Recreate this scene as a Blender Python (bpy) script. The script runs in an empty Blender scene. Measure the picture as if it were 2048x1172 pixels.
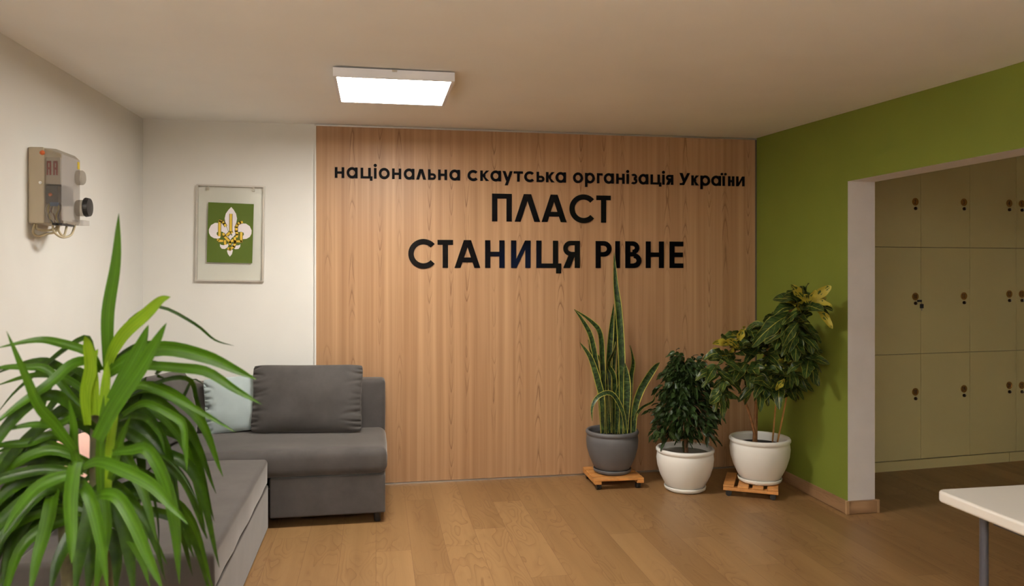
import bpy, bmesh, math, random
from math import sin, cos, pi, radians as R, sqrt, floor
from mathutils import Vector as V, Matrix, noise

sc = bpy.context.scene
COL = sc.collection
rnd = random.Random(7)

# ------------------------------------------------------------------ camera
F_PX, HOR, CAM_H, YAW = 1530.0, 542.5, 1.55, R(10.08)
cam_d = bpy.data.cameras.new('camera')
cam = bpy.data.objects.new('camera', cam_d)
COL.objects.link(cam)
cam.location = (0, 0, CAM_H)
cam.rotation_euler = (R(90), 0, -YAW)
cam_d.sensor_width = 36.0
cam_d.lens = 36.0 * F_PX / 2048.0
cam_d.shift_y = -(586.0 - HOR) / 2048.0
cam_d.clip_start = 0.05
cam_d.dof.use_dof = True
cam_d.dof.focus_distance = 5.3
cam_d.dof.aperture_fstop = 3.6
sc.camera = cam

# ------------------------------------------------------------------ world, exposure, lamps
world = bpy.data.worlds.new('world')
sc.world = world
world.use_nodes = True
world.node_tree.nodes['Background'].inputs[0].default_value = (0.05, 0.07, 0.12, 1)
world.node_tree.nodes['Background'].inputs[1].default_value = 0.3
sc.view_settings.view_transform = 'Standard'
sc.view_settings.look = 'None'
sc.view_settings.gamma = 1.0
sc.view_settings.use_curve_mapping = False
sc.view_settings.exposure = 0.0
LAMP_A = 66.0      # radiance of the ceiling lamp seen in the photograph
FILL_B = 44.0      # unseen panels added behind the camera as fill light
FILL_U = 1750.0     # unseen uplighter added behind the camera to brighten the ceiling

# ------------------------------------------------------------------ helpers
S_, C_ = sin(YAW), cos(YAW)

def P(px, py, zc):
    lat = (px - 1024.0) / F_PX * zc
    return V((zc * S_ + lat * C_, zc * C_ - lat * S_, CAM_H + (HOR - py) * zc / F_PX))

def ray(px):
    l = (px - 1024.0) / F_PX
    return S_ + l * C_, C_ - l * S_

def on_y(px, py, Y):
    dx, dy = ray(px)
    return P(px, py, Y / dy)

def on_x(px, py, X):
    dx, dy = ray(px)
    return P(px, py, X / dx)

def on_z(px, py, z):
    return P(px, py, (z - CAM_H) * F_PX / (HOR - py))

class MB:
    def __init__(s):
        s.v, s.f, s.uv, s.mi = [], [], [], []
    def face(s, pts, uv=None, m=0):
        b = len(s.v)
        s.v += [V(p) for p in pts]
        s.f.append(list(range(b, b + len(pts))))
        s.uv.append(uv or [(0.5, 0.5)] * len(pts))
        s.mi.append(m)
    def mesh(s, verts, faces, uvs=None, m=0):
        b = len(s.v)
        s.v += [V(p) for p in verts]
        for f in faces:
            s.f.append([b + i for i in f])
            s.uv.append([uvs[i] for i in f] if uvs else [(0.5, 0.5)] * len(f))
            s.mi.append(m)
    def box(s, a, b, M=None, m=0):
        (x0, y0, z0), (x1, y1, z1) = a, b
        vs = [V((x, y, z)) for z in (z0, z1) for y in (y0, y1) for x in (x0, x1)]
        if M: vs = [M @ v for v in vs]
        s.mesh(vs, [(0, 2, 3, 1), (4, 5, 7, 6), (0, 1, 5, 4), (2, 6, 7, 3), (0, 4, 6, 2), (1, 3, 7, 5)], m=m)
    def tube(s, pts, r, n=10, m=0, caps=True):
        pts = [V(p) for p in pts]
        rr = r if isinstance(r, (list, tuple)) else [r] * len(pts)
        vs, fs = [], []
        up = None
        for i, p in enumerate(pts):
            t = (pts[min(i + 1, len(pts) - 1)] - pts[max(i - 1, 0)]).normalized()
            if up is None:
                up = t.orthogonal().normalized()
            up = (up - t * up.dot(t)).normalized()
            w = t.cross(up)
            for k in range(n):
                a = 2 * pi * k / n
                vs.append(p + (up * cos(a) + w * sin(a)) * rr[i])
        for i in range(len(pts) - 1):
            for k in range(n):
                fs.append((i * n + k, i * n + (k + 1) % n, (i + 1) * n + (k + 1) % n, (i + 1) * n + k))
        if caps:
            fs.append(tuple(reversed(range(n))))
            fs.append(tuple((len(pts) - 1) * n + k for k in range(n)))
        s.mesh(vs, fs, m=m)
    def lathe(s, prof, c, n=64, m=0, M=None):
        vs, fs = [], []
        for (r, z) in prof:
            for k in range(n):
                a = 2 * pi * k / n
                q = V((r * cos(a), r * sin(a), z))
                vs.append((M @ q if M else q) + V(c))
        for i in range(len(prof) - 1):
            for k in range(n):
                fs.append((i * n + k, i * n + (k + 1) % n, (i + 1) * n + (k + 1) % n, (i + 1) * n + k))
        s.mesh(vs, fs, m=m)
    def prism(s, poly, f0, f1, m=0):
        """poly 2d -> front points f1(p), rear points f0(p)"""
        n = len(poly)
        vs = [f0(p) for p in poly] + [f1(p) for p in poly]
        fs = [tuple(reversed(range(n))), tuple(range(n, 2 * n))]
        fs += [(i, (i + 1) % n, n + (i + 1) % n, n + i) for i in range(n)]
        s.mesh(vs, fs, m=m)
    def build(s, name, mats, parent=None, smooth=False, bevel=0, seg=2, weld=False, sub=0, solid=0, origin=None):
        me = bpy.data.meshes.new(name)
        o = V((0, 0, 0))
        if parent is not None:
            q = parent
            while q is not None:
                o = o + q.location
                q = q.parent
        loc = V((0, 0, 0))
        if origin is not None:
            loc = V(origin) - o
            o = V(origin)
        me.from_pydata([v - o for v in s.v], [], s.f)
        ul = me.uv_layers.new(name='UVMap')
        i = 0
        for u in s.uv:
            for c in u:
                ul.data[i].uv = c
                i += 1
        if not isinstance(mats, (list, tuple)): mats = [mats]
        for mm in mats: me.materials.append(mm)
        me.polygons.foreach_set('material_index', s.mi)
        if weld or bevel or sub:
            bm = bmesh.new(); bm.from_mesh(me)
            bmesh.ops.remove_doubles(bm, verts=bm.verts, dist=1e-5)
            bmesh.ops.recalc_face_normals(bm, faces=bm.faces)
            bm.to_mesh(me); bm.free()
        if smooth:
            me.polygons.foreach_set('use_smooth', [True] * len(me.polygons))
        me.update()
        ob = bpy.data.objects.new(name, me)
        ob.location = loc
        COL.objects.link(ob)
        if parent is not None: ob.parent = parent
        if bevel:
            b = ob.modifiers.new('bevel', 'BEVEL'); b.width = bevel; b.segments = seg; b.limit_method = 'ANGLE'; b.angle_limit = R(35)
            me.polygons.foreach_set('use_smooth', [True] * len(me.polygons))
            w = ob.modifiers.new('wn', 'WEIGHTED_NORMAL'); w.keep_sharp = False
        if sub:
            b = ob.modifiers.new('sub', 'SUBSURF'); b.levels = sub; b.render_levels = sub
        if solid:
            b = ob.modifiers.new('solid', 'SOLIDIFY'); b.thickness = solid; b.offset = 0
        return ob

def thing(name, label, cat, loc, group=None):
    o = bpy.data.objects.new(name, None)
    COL.objects.link(o)
    o.empty_display_size = 0.1
    o.location = loc
    tag(o, label, cat, group)
    return o

def tag(o, label, cat, group=None):
    o['label'] = label
    o['category'] = cat
    if group: o['group'] = group
    return o

def struct(o, label=None, cat=None):
    o['kind'] = 'structure'
    if label: o['label'] = label
    if cat: o['category'] = cat
    return o

def bez(pts, n=16):
    """Catmull-Rom through points"""
    pts = [V(p) for p in pts]
    if len(pts) == 2: 
        return [pts[0].lerp(pts[1], i / n) for i in range(n + 1)]
    out = []
    m = len(pts) - 1
    for i in range(n + 1):
        t = i / n * m
        k = min(int(t), m - 1); u = t - k
        p0 = pts[k - 1] if k > 0 else pts[0] * 2 - pts[1]
        p1, p2 = pts[k], pts[k + 1]
        p3 = pts[k + 2] if k + 2 <= m else pts[m] * 2 - pts[m - 1]
        out.append(0.5 * ((2 * p1) + (p2 - p0) * u + (2 * p0 - 5 * p1 + 4 * p2 - p3) * u * u + (3 * p1 - p0 - 3 * p2 + p3) * u ** 3))
    return out

# ------------------------------------------------------------------ materials
class NT:
    def __init__(s, name):
        s.mat = bpy.data.materials.new(name)
        s.mat.use_nodes = True
        s.t = s.mat.node_tree
        s.b = s.t.nodes['Principled BSDF']
        s.out = s.t.nodes['Material Output']
    def n(s, typ, **kw):
        nd = s.t.nodes.new(typ)
        for k, v in kw.items():
            if k.startswith('i_'):
                key = k[2:]
                key = int(key) if key.isdigit() else key
                s.set(nd.inputs[key], v)
            else:
                setattr(nd, k, v)
        return nd
    def set(s, sock, v):
        if isinstance(v, bpy.types.NodeSocket): s.t.links.new(v, sock)
        else: sock.default_value = v
    def m(s, op, a, b=0.0, c=0.0, clamp=False):
        nd = s.t.nodes.new('ShaderNodeMath'); nd.operation = op; nd.use_clamp = clamp
        s.set(nd.inputs[0], a); s.set(nd.inputs[1], b); s.set(nd.inputs[2], c)
        return nd.outputs[0]
    def xyz(s, x, y, z):
        nd = s.t.nodes.new('ShaderNodeCombineXYZ')
        s.set(nd.inputs[0], x); s.set(nd.inputs[1], y); s.set(nd.inputs[2], z)
        return nd.outputs[0]
    def noise(s, vec, scale=5.0, detail=2.0, rough=0.5, dist=0.0):
        nd = s.t.nodes.new('ShaderNodeTexNoise')
        if vec is not None: s.t.links.new(vec, nd.inputs['Vector'])
        nd.inputs['Scale'].default_value = scale; nd.inputs['Detail'].default_value = detail
        nd.inputs['Roughness'].default_value = rough; nd.inputs['Distortion'].default_value = dist
        return nd.outputs[0]
    def ramp(s, fac, stops, interp='LINEAR'):
        nd = s.t.nodes.new('ShaderNodeValToRGB')
        cr = nd.color_ramp; cr.interpolation = interp
        while len(cr.elements) < len(stops): cr.elements.new(0.5)
        for e, (p, c) in zip(cr.elements, stops):
            e.position = p; e.color = (*c, 1) if len(c) == 3 else c
        s.t.links.new(fac, nd.inputs[0])
        return nd.outputs[0]
    def mix(s, fac, a, b, blend='MIX'):
        nd = s.t.nodes.new('ShaderNodeMix'); nd.data_type = 'RGBA'; nd.blend_type = blend
        s.set(nd.inputs[0], fac)
        s.set(nd.inputs[6], a if isinstance(a, bpy.types.NodeSocket) else (*a, 1))
        s.set(nd.inputs[7], b if isinstance(b, bpy.types.NodeSocket) else (*b, 1))
        return nd.outputs[2]
    def col(s, v):
        s.set(s.b.inputs['Base Color'], v if isinstance(v, bpy.types.NodeSocket) else (*v, 1))
    def p(s, **kw):
        for k, v in kw.items(): s.set(s.b.inputs[k.replace('_', ' ')], v)
    def bump(s, h, strength=0.2, dist=0.01):
        nd = s.t.nodes.new('ShaderNodeBump')
        nd.inputs['Strength'].default_value = strength; nd.inputs['Distance'].default_value = dist
        s.t.links.new(h, nd.inputs['Height']); s.t.links.new(nd.outputs[0], s.b.inputs['Normal'])
    def obj(s):
        return s.t.nodes.new('ShaderNodeTexCoord').outputs['Object']
    def sep(s, vec):
        nd = s.t.nodes.new('ShaderNodeSeparateXYZ'); s.t.links.new(vec, nd.inputs[0])
        return nd.outputs
    def uvs(s):
        return s.sep(s.t.nodes.new('ShaderNodeTexCoord').outputs['UV'])

def plain(name, col, rough=0.6, metal=0.0, spec=0.5, var=0.0, vs=8.0, bump=0.0, bs=60.0):
    n = NT(name)
    if var:
        f = n.noise(n.obj(), vs, 3.0)
        a = tuple(max(0, c * (1 - var)) for c in col); b = tuple(min(1, c * (1 + var)) for c in col)
        n.col(n.ramp(f, [(0.3, a), (0.7, b)]))
    else: n.col(col)
    n.p(Roughness=rough, Metallic=metal)
    n.b.inputs['Specular IOR Level'].default_value = spec
    if bump: n.bump(n.noise(n.obj(), bs, 3.0), bump, 0.004)
    return n.mat

def wood(name, across, along, w, L, light, dark, line, ax, al, K, rough, seam, seamcol, line_amt=0.6, spec=0.4, lo=(0.0, 0.13), fig=1.0):
    n = NT(name)
    s3 = n.sep(n.obj())
    A, B = s3[across], s3[along]
    q = n.m('DIVIDE', A, w)
    i = n.m('FLOOR', q); f = n.m('FRACT', q)
    wn = n.n('ShaderNodeTexWhiteNoise', noise_dimensions='1D'); n.t.links.new(i, wn.inputs['W'])
    b2 = n.m('ADD', B, n.m('MULTIPLY', wn.outputs[0], 17.0))
    j = n.m('FLOOR', n.m('DIVIDE', b2, L)); g = n.m('FRACT', n.m('DIVIDE', b2, L))
    wn2 = n.n('ShaderNodeTexWhiteNoise', noise_dimensions='2D')
    n.t.links.new(n.xyz(i, j, 0.0), wn2.inputs['Vector'])
    r2 = wn2.outputs[0]
    seed = n.m('MULTIPLY', r2, 60.0)
    v1 = n.xyz(n.m('MULTIPLY', A, ax), n.m('MULTIPLY', B, al), seed)
    n1 = n.noise(v1, 1.0, 1.2, 0.45)
    ring = n.m('FRACT', n.m('MULTIPLY', n1, K))
    ln = n.ramp(ring, [(lo[0], (0, 0, 0)), (lo[1] * 0.45, (1, 1, 1)), (lo[1], (0.45, 0.45, 0.45)), (0.55, (0, 0, 0))])
    # figure only in part of each board
    mk = n.noise(n.xyz(n.m('MULTIPLY', A, ax * 0.9), n.m('MULTIPLY', B, al * 0.35), n.m('ADD', seed, 9.0)), 1.0, 0.0)
    mk = n.ramp(mk, [(0.42, (0.08, 0.08, 0.08)), (0.62, (fig, fig, fig))])
    fine = n.noise(n.xyz(n.m('MULTIPLY', A, 260.0), n.m('MULTIPLY', B, 5.0), seed), 1.0, 2.0, 0.6)
    wide = n.noise(n.xyz(n.m('MULTIPLY', A, ax * 1.3), n.m('MULTIPLY', B, al * 0.25), n.m('ADD', seed, 31.0)), 1.0, 2.0)
    tone = n.m('ADD', n.m('MULTIPLY', r2, 0.35), n.m('ADD', n.m('MULTIPLY', wide, 0.75), n.m('MULTIPLY', fine, 0.22)))
    base = n.ramp(tone, [(0.30, dark), (0.95, light)])
    c = n.mix(n.m('MULTIPLY', n.m('MULTIPLY', ln, mk), line_amt), base, line)
    e = n.m('MINIMUM', f, n.m('SUBTRACT', 1.0, f))
    sm = n.m('LESS_THAN', n.m('MULTIPLY', e, w), seam)
    e2 = n.m('MINIMUM', g, n.m('SUBTRACT', 1.0, g))
    sm2 = n.m('LESS_THAN', n.m('MULTIPLY', e2, L), seam)
    c = n.mix(n.m('MULTIPLY', n.m('MAXIMUM', sm, sm2), 0.55), c, seamcol)
    n.col(c)
    n.p(Roughness=rough)
    n.b.inputs['Specular IOR Level'].default_value = spec
    return n.mat

M = {}
M['wall'] = plain('wall_paint_white', (0.75, 0.735, 0.69), 0.75, var=0.02, vs=3, bump=0.05, bs=220)
M['ceiling'] = plain('ceiling_paint', (0.90, 0.89, 0.86), 0.8, var=0.02, vs=2)
M['green'] = plain('wall_paint_green', (0.185, 0.225, 0.030), 0.62, var=0.03, vs=3, bump=0.05, bs=220, spec=0.3)
M['reveal'] = plain('reveal_paint', (0.88, 0.86, 0.85), 0.7, var=0.02)
def panel_wood():
    n = NT('panel_wood')
    s3 = n.sep(n.obj()); A, B = s3[0], s3[2]
    w = 0.168
    q = n.m('ADD', n.m('DIVIDE', A, w), 0.37); i = n.m('FLOOR', q); f = n.m('FRACT', q)
    wn = n.n('ShaderNodeTexWhiteNoise', noise_dimensions='1D'); n.t.links.new(i, wn.inputs['W']); r1 = wn.outputs[0]
    wn2 = n.n('ShaderNodeTexWhiteNoise', noise_dimensions='1D'); n.t.links.new(n.m('ADD', i, 71.3), wn2.inputs['W']); r2 = wn2.outputs[0]
    c = n.m('ADD', 0.3, n.m('MULTIPLY', r1, 0.4))
    wob = n.m('MULTIPLY', n.m('SUBTRACT', n.noise(n.xyz(i, n.m('MULTIPLY', B, 1.6), 0.0), 1.0, 2.0), 0.5), 0.22)
    t = n.m('DIVIDE', n.m('SUBTRACT', n.m('ADD', f, wob), c), n.m('ADD', 0.11, n.m('MULTIPLY', r2, 0.09)))
    at = n.m('ABSOLUTE', t)
    sgn = n.m('SUBTRACT', n.m('MULTIPLY', n.m('GREATER_THAN', r2, 0.35), 2.0), 1.0)
    nz = n.noise(n.xyz(n.m('MULTIPLY', A, 40.0), n.m('MULTIPLY', B, 7.0), r1), 1.0, 2.0)
    big = n.noise(n.xyz(n.m('MULTIPLY', i, 3.1), n.m('MULTIPLY', B, 2.3), 4.0), 1.0, 2.0)
    ph = n.m('ADD', n.m('ADD', n.m('MULTIPLY', B, n.m('ADD', 3.4, n.m('MULTIPLY', r1, 3.2))), n.m('MULTIPLY', n.m('MULTIPLY', n.m('POWER', at, 1.5), sgn), 0.95)),
             n.m('ADD', n.m('MULTIPLY', nz, 0.5), n.m('MULTIPLY', big, 4.0)))
    ring = n.m('FRACT', ph)
    ln = n.ramp(ring, [(0.0, (0, 0, 0)), (0.10, (1, 1, 1)), (0.24, (.35, .35, .35)), (0.5, (0, 0, 0))])
    msk = n.m('MULTIPLY', n.m('SUBTRACT', 1.0, n.m('POWER', n.m('MINIMUM', at, 1.0), 3.0)), n.ramp(n.noise(n.xyz(n.m('MULTIPLY', i, 7.7), n.m('MULTIPLY', B, 1.3), 2.0), 1.0, 1.0), [(0.40, (.06, .06, .06)), (0.58, (1, 1, 1))]))
    st = n.noise(n.xyz(n.m('MULTIPLY', A, 27.0), n.m('MULTIPLY', B, 0.30), 1.0), 1.0, 2.0, 0.55)
    st2 = n.noise(n.xyz(n.m('MULTIPLY', A, 240.0), n.m('MULTIPLY', B, 1.1), 3.0), 1.0, 2.0, 0.6)
    tone = n.m('ADD', n.m('MULTIPLY', r1, 0.14), n.m('ADD', n.m('MULTIPLY', st, 0.85), n.m('MULTIPLY', st2, 0.20)))
    base = n.ramp(tone, [(0.30, (0.330, 0.172, 0.080)), (0.58, (0.415, 0.235, 0.120)), (0.84, (0.520, 0.318, 0.170))])
    col = n.mix(n.m('MULTIPLY', n.m('MULTIPLY', ln, msk), 0.78), base, (0.165, 0.072, 0.030))
    streak = n.ramp(n.noise(n.xyz(n.m('MULTIPLY', A, 95.0), n.m('MULTIPLY', B, 0.8), 8.0), 1.0, 1.0), [(0.66, (0, 0, 0)), (0.76, (1, 1, 1))])
    col = n.mix(n.m('MULTIPLY', streak, 0.16), col, (0.22, 0.10, 0.045))
    n.col(col); n.p(Roughness=0.42)
    n.b.inputs['Specular IOR Level'].default_value = 0.35
    return n.mat
M['panel'] = panel_wood()
M['floor'] = wood('floor_wood', 0, 1, 0.193, 1.29, (0.345, 0.20, 0.084), (0.22, 0.118, 0.045), (0.14, 0.055, 0.018),
                  9.0, 2.2, 11.0, 0.40, 0.0016, (0.15, 0.065, 0.028), 0.62, 0.4, fig=0.9)
M['skirt'] = wood('skirting_wood', 1, 2, 9.0, 9.0, (0.42, 0.25, 0.13), (0.25, 0.14, 0.065), (0.10, 0.045, 0.02),
                  3.0, 40.0, 7.0, 0.45, 0.0, (0.2, 0.1, 0.05), 0.6)
M['bamboo'] = plain('trolley_wood', (0.60, 0.27, 0.075), 0.42, var=0.22, vs=14)
M['alu'] = plain('aluminium', (0.55, 0.53, 0.50), 0.38, 1.0)
M['trim_dark'] = plain('trim_dark', (0.10, 0.085, 0.06), 0.5)
M['black_letter'] = plain('black_acrylic', (0.003, 0.003, 0.004), 0.10, spec=0.16)
M['black_satin'] = plain('black_satin', (0.004, 0.004, 0.005), 0.55, spec=0.06)
M['lamp_white'] = plain('lamp_housing', (0.80, 0.80, 0.84), 0.45)
M['locker'] = plain('locker_laminate', (0.86, 0.78, 0.385), 0.5, var=0.015, vs=3)
M['locker_gap'] = plain('locker_carcass', (0.16, 0.12, 0.05), 0.6)
M['brass'] = plain('brass', (0.45, 0.24, 0.06), 0.35, 0.8)
M['brass_dark'] = plain('dark_digit', (0.03, 0.015, 0.008), 0.5)
M['chrome'] = plain('chrome', (0.8, 0.8, 0.78), 0.15, 1.0)
M['black_plastic'] = plain('black_plastic', (0.012, 0.012, 0.013), 0.4)
M['table_white'] = plain('table_plastic', (0.78, 0.755, 0.71), 0.5, bump=0.08, bs=260)
M['steel_grey'] = plain('grey_steel_tube', (0.095, 0.10, 0.125), 0.35, 0.4)
M['pot_white'] = plain('white_pot', (0.90, 0.89, 0.84), 0.42, var=0.02, vs=4)
M['pot_grey'] = plain('grey_pot', (0.115, 0.115, 0.12), 0.5, var=0.06, vs=5)
M['soil'] = plain('soil', (0.012, 0.009, 0.007), 0.95, var=0.5, vs=60, bump=0.8, bs=90)
M['water_tray'] = plain('grey_gravel', (0.30, 0.29, 0.25), 0.6, var=0.1, vs=50, bump=0.3, bs=120)
M['trunk'] = plain('bark', (0.17, 0.075, 0.03), 0.75, var=0.35, vs=30, bump=0.5, bs=70)
M['trunk_pale'] = plain('pale_bark', (0.32, 0.15, 0.055), 0.7, var=0.3, vs=30, bump=0.4, bs=70)
M['green_stem'] = plain('green_brown_stem', (0.055, 0.050, 0.018), 0.7, var=0.3, vs=30, bump=0.4, bs=60)
M['stake'] = plain('bamboo_stake', (0.48, 0.23, 0.06), 0.6, var=0.2, vs=25)

def fabric(name, col, sheen=0.35, var=0.14):
    n = NT(name)
    o = n.obj()
    f = n.noise(o, 7.0, 4.0, 0.6)
    g = n.noise(o, 700.0, 1.0)
    a = tuple(c * (1 - var) for c in col); b = tuple(c * (1 + var) for c in col)
    c = n.ramp(n.m('ADD', n.m('MULTIPLY', f, 0.8), n.m('MULTIPLY', g, 0.2)), [(0.35, a), (0.65, b)])
    n.col(c)
    n.p(Roughness=0.9)
    n.b.inputs['Specular IOR Level'].default_value = 0.15
    n.b.inputs['Sheen Weight'].default_value = sheen
    n.b.inputs['Sheen Roughness'].default_value = 0.4
    n.b.inputs['Sheen Tint'].default_value = (0.9, 0.85, 0.8, 1)
    n.bump(n.noise(o, 420.0, 2.0), 0.15, 0.002)
    return n.mat
M['sofa'] = fabric('sofa_velour', (0.076, 0.069, 0.065))
M['cushion_grey'] = fabric('cushion_velour', (0.075, 0.069, 0.065))
M['cushion_blue'] = fabric('cushion_blue', (0.40, 0.47, 0.47), 0.15, 0.05)
M['cushion_pink'] = fabric('cushion_pink', (0.80, 0.50, 0.42), 0.1, 0.05)

def emit(name, col, s):
    n = NT(name)
    e = n.n('ShaderNodeEmission'); e.inputs[0].default_value = (*col, 1); e.inputs[1].default_value = s
    n.t.links.new(e.outputs[0], n.out.inputs[0])
    return n.mat
M['glow_a'] = emit('lamp_diffuser', (1.0, 0.955, 0.885), LAMP_A)
M['glow_fill'] = emit('fill_diffuser_behind', (1.0, 0.955, 0.885), FILL_B)
M['glow_uplight_fill'] = emit('added_uplight_glow', (1.0, 0.955, 0.885), FILL_U)
M['reflection_glow'] = emit('added_window_glow', (0.10, 0.20, 0.55), 2.6)  # blue glow added for the sheen reflected in the large letters

def clear(name, tint, amt, rough=0.08, milk=None):
    n = NT(name)
    tr = n.n('ShaderNodeBsdfTransparent'); tr.inputs[0].default_value = (*tint, 1)
    gl = n.n('ShaderNodeBsdfGlossy'); gl.inputs['Roughness'].default_value = rough
    mx = n.n('ShaderNodeMixShader'); mx.inputs[0].default_value = amt
    n.t.links.new(tr.outputs[0], mx.inputs[1]); n.t.links.new(gl.outputs[0], mx.inputs[2])
    last = mx
    if milk:
        df = n.n('ShaderNodeBsdfDiffuse'); df.inputs[0].default_value = (*milk[:3], 1)
        m2 = n.n('ShaderNodeMixShader'); m2.inputs[0].default_value = milk[3]
        n.t.links.new(mx.outputs[0], m2.inputs[1]); n.t.links.new(df.outputs[0], m2.inputs[2])
        last = m2
    n.t.links.new(last.outputs[0], n.out.inputs[0])
    return n.mat
M['glass'] = clear('frame_glass', (0.96, 0.965, 0.95), 0.04)
M['cover'] = clear('clear_cover', (0.72, 0.69, 0.64), 0.06, 0.15, (0.52, 0.48, 0.45, 0.16))
M['cover_front'] = clear('hazy_cover', (0.80, 0.78, 0.76), 0.06, 0.2, (0.42, 0.385, 0.36, 0.50))

def leafmat(name, kind):
    n = NT(name)
    u = n.uvs()
    ux = n.m('ABSOLUTE', n.m('SUBTRACT', n.m('MULTIPLY', u[0], 2.0), 1.0))   # 0 midrib .. 1 edge
    o = n.obj()
    nz = n.noise(o, 30.0, 3.0)
    if kind == 'snake':
        band = n.noise(n.xyz(n.m('MULTIPLY', u[0], 1.2), n.m('MULTIPLY', u[1], 26.0), n.m('MULTIPLY', nz, 0.7)), 1.0, 3.0, 0.6, 0.6)
        g = n.ramp(band, [(0.40, (0.012, 0.026, 0.010)), (0.52, (0.026, 0.056, 0.014)), (0.66, (0.075, 0.125, 0.032))])
        e = n.m('ADD', ux, n.m('MULTIPLY', n.m('SUBTRACT', nz, 0.5), 0.12))
        c = n.mix(n.m('GREATER_THAN', e, 0.80), g, (0.44, 0.40, 0.075))
        n.col(c); n.p(Roughness=0.38)
    elif kind == 'croton':
        vein = n.m('PINGPONG', n.m('SUBTRACT', n.m('MULTIPLY', u[1], 6.5), n.m('MULTIPLY', ux, 1.3)), 0.5)
        side = n.m('MULTIPLY', n.m('LESS_THAN', vein, 0.05), n.m('LESS_THAN', ux, 0.8))
        mid = n.m('MULTIPLY', n.m('LESS_THAN', ux, 0.055), 0.75)
        edge = n.m('MULTIPLY', n.m('GREATER_THAN', n.m('ADD', ux, n.m('MULTIPLY', nz, 0.25)), 1.02), n.m('GREATER_THAN', u[1], 0.45))
        y = n.m('MAXIMUM', mid, n.m('MAXIMUM', n.m('MULTIPLY', side, 0.24), n.m('MULTIPLY', edge, 0.45)))
        g = n.ramp(nz, [(0.35, (0.014, 0.032, 0.007)), (0.7, (0.042, 0.082, 0.016))])
        c = n.mix(y, g, (0.40, 0.36, 0.06))
        n.col(c); n.p(Roughness=0.35)
    elif kind == 'croton_young':
        mid = n.m('LESS_THAN', ux, 0.15)
        pat = n.m('MAXIMUM', mid, n.m('GREATER_THAN', n.m('ADD', nz, n.m('MULTIPLY', ux, 0.25)), 0.55))
        c = n.mix(n.m('MULTIPLY', pat, 0.9), (0.07, 0.11, 0.016), (0.46, 0.38, 0.045))
        n.col(c); n.p(Roughness=0.4)
    elif kind == 'ficus':
        g = n.ramp(nz, [(0.35, (0.014, 0.030, 0.008)), (0.7, (0.040, 0.075, 0.018))])
        c = n.mix(n.m('MULTIPLY', n.m('LESS_THAN', ux, 0.08), 0.5), g, (0.10, 0.16, 0.04))
        n.col(c); n.p(Roughness=0.35)
    elif kind == 'yucca':
        g = n.ramp(n.noise(n.xyz(n.m('MULTIPLY', u[0], 9.0), n.m('MULTIPLY', u[1], 1.2), 0.0), 1.0, 3.0),
                   [(0.3, (0.018, 0.055, 0.001)), (0.7, (0.048, 0.118, 0.003))])
        c = n.mix(n.m('MULTIPLY', n.m('LESS_THAN', ux, 0.05), 0.25), g, (0.12, 0.24, 0.03))
        n.col(c); n.p(Roughness=0.38)
    elif kind == 'yucca_young':
        g = n.ramp(n.noise(n.xyz(n.m('MULTIPLY', u[0], 9.0), n.m('MULTIPLY', u[1], 1.2), 0.0), 1.0, 3.0),
                   [(0.3, (0.085, 0.175, 0.005)), (0.7, (0.185, 0.285, 0.012))])
        n.col(g); n.p(Roughness=0.35)
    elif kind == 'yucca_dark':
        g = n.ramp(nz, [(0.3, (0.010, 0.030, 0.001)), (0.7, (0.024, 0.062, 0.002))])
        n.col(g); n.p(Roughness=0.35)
    n.b.inputs['Specular IOR Level'].default_value = 0.2 if kind.startswith('yucca') else 0.3
    tl = n.n('ShaderNodeBsdfTranslucent')
    bc = n.b.inputs['Base Color']
    n.t.links.new(bc.links[0].from_socket, tl.inputs[0])
    mx = n.n('ShaderNodeMixShader'); mx.inputs[0].default_value = 0.22 if kind.startswith('yucca') else 0.1
    n.t.links.new(n.b.outputs[0], mx.inputs[1]); n.t.links.new(tl.outputs[0], mx.inputs[2])
    n.t.links.new(mx.outputs[0], n.out.inputs[0])
    return n.mat
for k in ('snake', 'croton', 'croton_young', 'ficus', 'yucca', 'yucca_young', 'yucca_dark'):
    M[k] = leafmat('leaf_' + k, k)

# ------------------------------------------------------------------ room shell
XL, XR, YB, HC = -1.586, 2.97, 5.64, 2.606
YREAR = -2.1
XFAR, YFAR = 7.0, 5.95
WT = 0.192            # thickness of the wall with the opening
YJ = 4.44             # near jamb of the opening
YO = 0.55             # other end of the opening
HO = 2.125

def ceil_h(x, y):
    return HC - max(0.0, YB - y) * (0.016 + 0.016 * (x - XL) / (XR - XL)) if y > 3.0 else HC - 2.64 * (0.016 + 0.016 * (x - XL) / (XR - XL))

b = MB(); b.box((XL - 0.2, YREAR - 0.2, -0.1), (XFAR + 0.2, YFAR + 0.2, 0.0))
struct(b.build('floor', M['floor']))

b = MB()
NX, NY = 12, 16
vs, fs = [], []
xs = [XL - 0.05 + (XR + WT + 0.02 - XL + 0.05) * i / NX for i in range(NX + 1)]
ys = [YREAR - 0.05 + (YB + 0.1 - YREAR) * j / NY for j in range(NY + 1)]
for y in ys:
    for x in xs: vs.append((x, y, ceil_h(min(x, XR), min(y, YB))))
for j in range(NY):
    for i in range(NX):
        a = j * (NX + 1) + i
        fs.append((a, a + NX + 1, a + NX + 2, a + 1))
b.mesh(vs, fs)
b.box((XR + WT + 0.01, YREAR - 0.05, 2.62), (XFAR + 0.1, YFAR + 0.1, 2.7))
struct(b.build('ceiling', M['ceiling']))

b = MB(); b.box((XL - 0.15, YREAR - 0.15, 0), (XL, YB + 0.15, 2.75)); struct(b.build('wall_left', M['wall']))
b = MB(); b.box((XL, YB + 0.012, 0), (XR + WT, YB + 0.15, 2.75)); struct(b.build('wall_back', M['wall']))
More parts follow.
